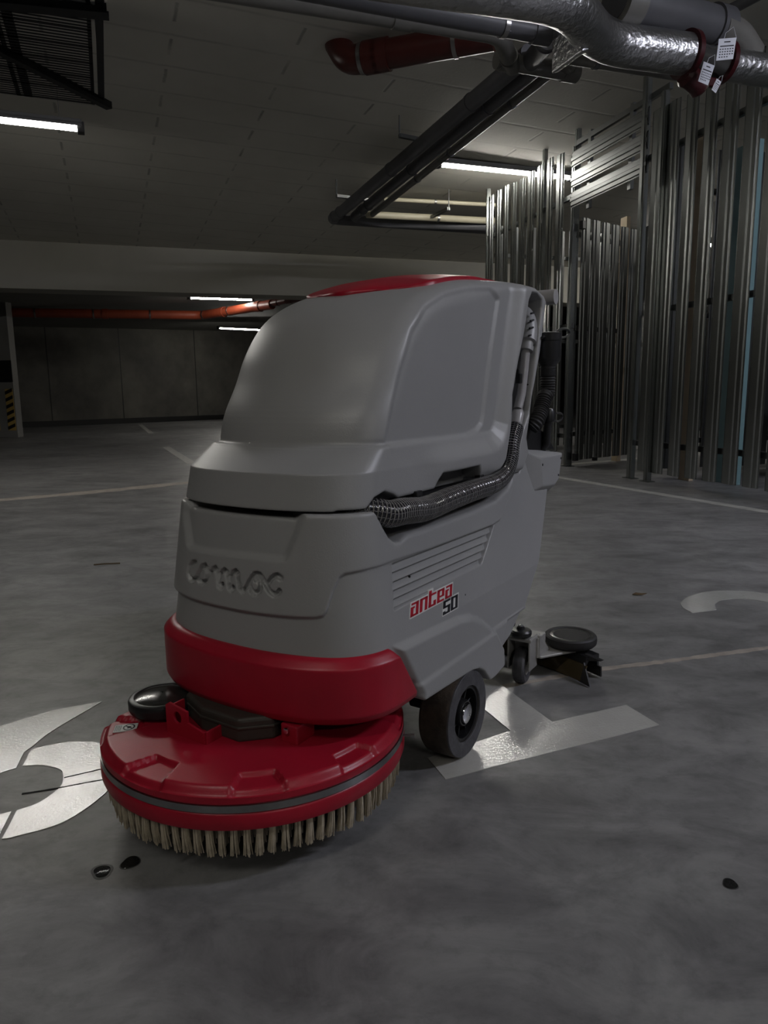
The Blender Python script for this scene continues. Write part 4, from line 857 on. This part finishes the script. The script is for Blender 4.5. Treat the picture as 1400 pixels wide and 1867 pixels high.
# upright red bracket with a hole, and its flanges (deck centre coordinates)
def du(u, v, z=0): return np.array([u - DC[0], v - DC[1], z])
mb = MB(); pl = [(-.078, .150), (-.078, .200), (-.070, .205), (-.030, .198), (-.030, .180), (.006, .172), (.008, .150)]
hole = [(-.052 + .009 * math.cos(a), .184 + .010 * math.sin(a)) for a in np.linspace(0, 2 * math.pi, 25)[:-1]]
bmx = bmesh.new()
def loop(P): vs = [bmx.verts.new(du(-.143, p[0], p[1])) for p in P]; return [bmx.edges.new((vs[i], vs[(i + 1) % len(vs)])) for i in range(len(vs))]
ed = loop(pl) + loop(hole); bmesh.ops.triangle_fill(bmx, edges=ed, use_beauty=True); bmx.verts.index_update()
mb.add([tuple(v_.co) for v_ in bmx.verts], [tuple(v_.index for v_ in f.verts) for f in bmx.faces]); bmx.free()
br = dpart('mounting_bracket', mb, M['redpaint'], smooth=0); s_ = br.modifiers.new('t', 'SOLIDIFY'); s_.thickness = .004; s_.offset = 0
dpart('bracket_flange', MB().box(du(-.126, -.077, .172), (.036, .004, .048)), M['redpaint'], smooth=0, bevel=.001)
dpart('bracket_flange', MB().box(du(-.120, .008, .162), (.046, .004, .024)), M['redpaint'], smooth=0, bevel=.001)
dpart('bracket_block', MB().box(du(-.052, .114, .168), (.045, .032, .032)), M['redpaint'], smooth=0, bevel=.003)
dpart('bolt', MB().lathe(du(-.076, .112, .176), (-1, .1, 0), [(.005, 0), (.005, .004), (.002, .005)], 12), M['chrome'])
dpart('bolt', MB().tube([du(.088, .214, .124), du(.096, .232, .124)], .0022, 10).tube([du(.0955, .231, .124), du(.098, .2365, .124)], .0040, 8), M['steel'])
mh = MB().prism([du(-.113, .046, .152), du(-.112, -.035, .152), du(-.085, -.10, .152), du(.02, -.11, .152), du(.05, .0, .152), du(.0, .085, .152), du(-.075, .085, .152)], (0, 0, .040))
mo = dpart('motor_housing', mh, M['motor'], smooth=0, bevel=.006); dpart('motor_seam', MB().prism([du(-.1145, .047, .174), du(-.1135, -.036, .174), du(-.086, -.102, .174), du(.02, -.112, .174), du(.052, .0, .174), du(.0, .087, .174), du(-.076, .087, .174)], (0, 0, .005)), M['motor'], mo, smooth=0, bevel=.0015)
dpart('gear_housing', MB().lathe(du(.0, -.06, .15), (0, 0, 1), [(.05, 0), (.05, .05), (.03, .07)], 32), M['motor'])
# bumper roller
rc = onz_local = du(-.095, -.146, 0)
ro = dpart('bumper_roller', MB().lathe(rc, (0, 0, 1), [(.046, .160), (.053, .161), (.0555, .166), (.0555, .177), (.054, .1805), (.050, .1825), (.046, .1825), (.044, .1810)], 56), M['black'])
dpart('disc_hub', MB().lathe(rc, (0, 0, 1), [(.0445, .170), (.0445, .1815), (.040, .1832), (.028, .1852), (.012, .1863), (.0025, .1866), (.0020, .184), (.0005, .184)], 48), M['gloss'], ro)
dpart('roller_arm', MB().box(du(-.06, -.11, .158), (.10, .045, .008)), M['motor'], ro, smooth=0, bevel=.002)
# warning label: pictogram ring and small print
wl = [du(-.200, -.139), du(-.155 - .006, -.115 + .012), du(-.155, -.135), du(-.182, -.156)]
q0 = du(-.202, -.136); e1 = np.array([.034, .018, 0]) ; e2 = np.array([.016, -.020, 0]); zl = .1478
q0 = du(-.185, -.161); e1 = du(-.159, -.136) - q0; e2 = du(-.167, -.178) - q0
P = [q0, q0 + e1, q0 + e1 + e2, q0 + e2]; lb = dpart('warning_label', MB().prism([p + Z * (zl - .001) for p in P], (0, 0, .0016)), M['white'], cover, smooth=0)
mb = MB(); g = lambda a, b: q0 + e1 * a + e2 * b + Z * (zl + .0004)
K = 28
for k in range(K):
    a0, a1 = 2 * math.pi * k / K, 2 * math.pi * (k + 1) / K
    mb.prism([g(.64 + .20 * math.cos(a0), .5 + .36 * math.sin(a0)), g(.64 + .20 * math.cos(a1), .5 + .36 * math.sin(a1)), g(.64 + .26 * math.cos(a1), .5 + .44 * math.sin(a1)), g(.64 + .26 * math.cos(a0), .5 + .44 * math.sin(a0))], (0, 0, .0005))
mb.prism([g(.46, .70), g(.78, .22), g(.82, .30), g(.50, .78)], (0, 0, .0005)); mb.prism([g(.56, .35), g(.66, .32), g(.74, .60), g(.60, .66)], (0, 0, .0005))
for k in range(4): mb.prism([g(.06 + .07 * k, .10), g(.09 + .07 * k, .10), g(.09 + .07 * k, .88), g(.06 + .07 * k, .88)], (0, 0, .0004))
dpart('label_print', mb, M['ink'], lb, smooth=0)
# ---- brush: block and bristle tufts
bb = dpart('scrub_brush', MB().lathe((0, 0, 0), (0, 0, 1), [(.10, .088), (.238, .088), (.240, .092), (.240, .105), (.10, .105)], 72), M['black'])
def tuft(nst, seed, spread=.0065, r0=.0038, L=.050, lean=.004):
    rr_ = random.Random(seed); mb = MB()
    for k in range(nst):
        a = rr_.uniform(0, 6.283); q = math.sqrt(rr_.random()); bx, by = r0 * q * math.cos(a), r0 * q * math.sin(a); ex = bx * spread / r0 + rr_.uniform(-.0012, .0012); ey = by * spread / r0 + rr_.uniform(-.0012, .0012) + lean
        l = L * rr_.uniform(.93, 1.03); w_ = .0009; V = []
        for t in (0, .55, 1):
            x = bx + (ex - bx) * t * t; y_ = by + (ey - by) * t * t; ww = w_ * (1 if t < 1 else .55)
            V += [(x - ww, y_ - ww, -l * t), (x + ww, y_ - ww, -l * t), (x + ww, y_ + ww, -l * t), (x - ww, y_ + ww, -l * t)]
        mb.add(V, [(i * 4 + j, i * 4 + (j + 1) % 4, i * 4 + 4 + (j + 1) % 4, i * 4 + 4 + j) for i in range(2) for j in range(4)] + [(8, 9, 10, 11)])
    return mb
protos = [dpart('bristle_tuft', tuft(34, s), M['bristle'], bb, smooth=0, fixn=False) for s in range(4)]
NT = 84
for k in range(NT):
    o = protos[k] if k < 4 else link(protos[k % 4].copy()); o.parent = bb
    a = 2 * math.pi * k / NT; o.location = (-.2385 * math.cos(a), .2385 * math.sin(a), .094); o.rotation_euler = (rnd.uniform(-.04, .04), rnd.uniform(-.04, .04), 0)
    o.rotation_euler[2] = math.atan2(math.sin(a), -math.cos(a)) - math.pi / 2 + rnd.uniform(-.1, .1)
mb = MB()
for ring_, (R_, n_) in enumerate(((.222, 76), (.204, 70), (.186, 64), (.168, 58))):
    for k in range(n_):
        a = 2 * math.pi * (k + .5 * (ring_ % 2)) / n_; t_ = tuft(12, k * 7 + ring_, .005, .004, .052, 0); mb.add([(x + R_ * math.cos(a), y_ + R_ * math.sin(a), z + .092) for x, y_, z in t_.v], t_.f)
fl = dpart('inner_bristles', mb, M['bristle'], bb, smooth=0, fixn=False); fl['kind'] = 'stuff'
# ---- rear caster and squeegee
ct = empty('rear_caster', (.676, -.196, .0)); ct.parent = SR
cpt = lambda n_, mb_, m_, p=ct, **k: part(n_, mb_, m_, p, **k)
cwh = cpt('caster_wheel', MB().lathe((0, .0, .043), (.12, 1, 0), [(.020, -.014), (.038, -.014), (.042, -.010), (.043, -.004), (.043, .004), (.042, .010), (.038, .014), (.028, .014), (.027, .010), (.010, .010)], 44), M['wheelface'])
cpt('wheel_hub', MB().lathe((0, 0, .043), (.12, 1, 0), [(.022, .004), (.022, .0125), (.009, .013), (.008, .018), (.001, .018)], 24), M['cast'], cwh)
cpt('caster_fork', MB().box((.0, .026, .078), (.050, .005, .080)).box((.0, -.026, .078), (.050, .005, .080)).box((.005, 0, .112), (.062, .062, .008)).box((.022, .032, .088), (.010, .010, .056)), M['cast'], smooth=0, bevel=.003)
cpt('adjusting_knob', MB().lathe((-.012, .0, .118), (0, 0, 1), [(.010, 0), (.024, .002), (.0255, .006), (.0255, .012), (.022, .016), (.010, .0175), (.009, .022), (.006, .024)], 32), M['black'])
cpt('knob_screw', MB().lathe((-.012, 0, .140), (0, 0, 1), [(.006, 0), (.0055, .004), (.002, .005)], 14), M['chrome'])
sq = empty('squeegee', (.80, 0, 0)); sq.parent = SR
def sqp(v_, off, z):           # swept bow of the squeegee: the middle lies further back than the ends
    u = .076 - .098 * (v_ / .35) ** 2; du_ = -.196 * v_ / .35 ** 2; n = np.array([1, -du_, 0]); n /= np.linalg.norm(n); return np.array([u, v_, 0]) + n * off + Z * z
def sheet(prof_, v0, v1, m_, nm, par=sq, **k):
    vs = np.linspace(v0, v1, 33); V = []; 
    for x in vs: V += [sqp(x, a, b) for a, b in prof_]
    q = len(prof_); F = [(i * q + j, i * q + (j + 1) % q, (i + 1) * q + (j + 1) % q, (i + 1) * q + j) for i in range(32) for j in range(q)] + [tuple(range(q)), tuple(range(32 * q, 33 * q))[::-1]]
    return part(nm, MB().add(V, F), m_, par, **k)
bd = sheet([(-.026, .058), (.016, .058), (.016, .016), (.011, .016), (.010, .046), (-.018, .046), (-.034, .020), (-.040, .022), (-.026, .048)], -.345, .335, M['black'], 'squeegee_body', smooth=30)
sheet([(-.036, .040), (-.032, .040), (-.046, .004), (-.050, .004)], -.35, .345, M['tan'], 'front_blade', smooth=30)
sheet([(.010, .030), (.014, .030), (.016, .004), (.012, .004)], -.35, .345, M['rubber'], 'rear_blade', smooth=30)
e = sqp(.345, -.046, 0); e2 = sqp(.345, .05, 0)
part('blade_tip', MB().prism([sqp(.335, -.034, .045), sqp(.372, -.052, .003), sqp(.335, -.050, .003)], (.003, .002, 0)).prism([sqp(.325, -.020, .060), sqp(.366, -.012, .056), sqp(.325, -.024, .044)], (.012, .003, 0)), M['rubber'], bd, smooth=0)
rcx = np.array([.012, .268, 0])
rw = part('bumper_roller', MB().lathe(rcx, (0, 0, 1), [(.046, .066), (.058, .067), (.0625, .072), (.0635, .080), (.0625, .088), (.059, .0915), (.052, .0915), (.0505, .0895)], 56), M['rubber'], sq)
part('disc_hub', MB().lathe(rcx, (0, 0, 1), [(.0505, .074), (.0505, .0895), (.048, .0905), (.035, .0885), (.010, .0868), (.0025, .0866), (.0025, .084)], 48), M['smoke'], rw)
part('support_bracket', MB().prism([(-.095, .165, .058), (-.105, .235, .058), (-.010, .300, .058), (.030, .262, .058), (.02, .19, .058)], (0, 0, .006)).prism([(-.098, .225, .062), (-.045, .232, .062), (-.085, .225, .105), (-.10, .225, .105)], (0, .005, 0)).box((-.085, .20, .085), (.05, .06, .05)), M['cast'], sq, smooth=0, bevel=.002)
part('link_arm', MB().tube([(-.06, .05, .11), (.05, .10, .08)], .012, 12).box((-.02, .05, .10), (.20, .05, .02)), M['black'], sq, smooth=0, bevel=.002)
# ================================================================ hierarchy: thing > part > sub-part only
bpy.context.view_layer.update()
def reparent(o, p):
    mw = o.matrix_world.copy(); o.parent = p; o.matrix_parent_inverse = Matrix.Identity(4); o.matrix_basis = p.matrix_world.inverted() @ mw
for e in [c for c in SR.children if c.type == 'EMPTY']:
    kids = list(e.children); kind = e.name.split('.')[0]
    if kind == 'scrub_deck':
        for k in kids: reparent(k, SR)
        for k in kids:
            for g in list(k.children):
                for h in list(g.children): reparent(h, k)
        bpy.data.objects.remove(e); continue
    lead = next(k for k in kids if k.name.split('.')[0] == {'drive_wheel': 'tyre', 'rear_caster': 'caster_fork', 'squeegee': 'squeegee_body'}[kind])
    sub = [k for k in kids if k is not lead]; sub += [g for k in sub for g in k.children]
    reparent(lead, SR); bpy.context.view_layer.update()
    for k in sub: reparent(k, lead)
    bpy.data.objects.remove(e); lead.name = kind
GROUPS = dict(waste_pipe='waste pipes under the ceiling', vent_pipe='thick pipes at the upper right', heating_pipe='cream pipes beyond the pipe bend', drain_pipe='red and orange drain pipes', insulated_duct='foil wrapped pipes',
              tube_light='fluorescent tube lights on the ceiling', card_tag='card tags on the red valve', pipe_hanger='steel pipe hangers', floor_numeral='numerals painted on the floor', bay_line='white bay lines on the floor',
              floor_joint='joints in the concrete floor', water_spot='dark wet spots on the floor', cage_wall='slatted walls of the storage cage', plastic_sheet='pale blue sheets in the cage', wooden_board='pale boards in the cage')
for o in sc.objects:
    if o.parent is None and o.name.split('.')[0] in GROUPS and 'group' not in o: o['group'] = GROUPS[o.name.split('.')[0]]
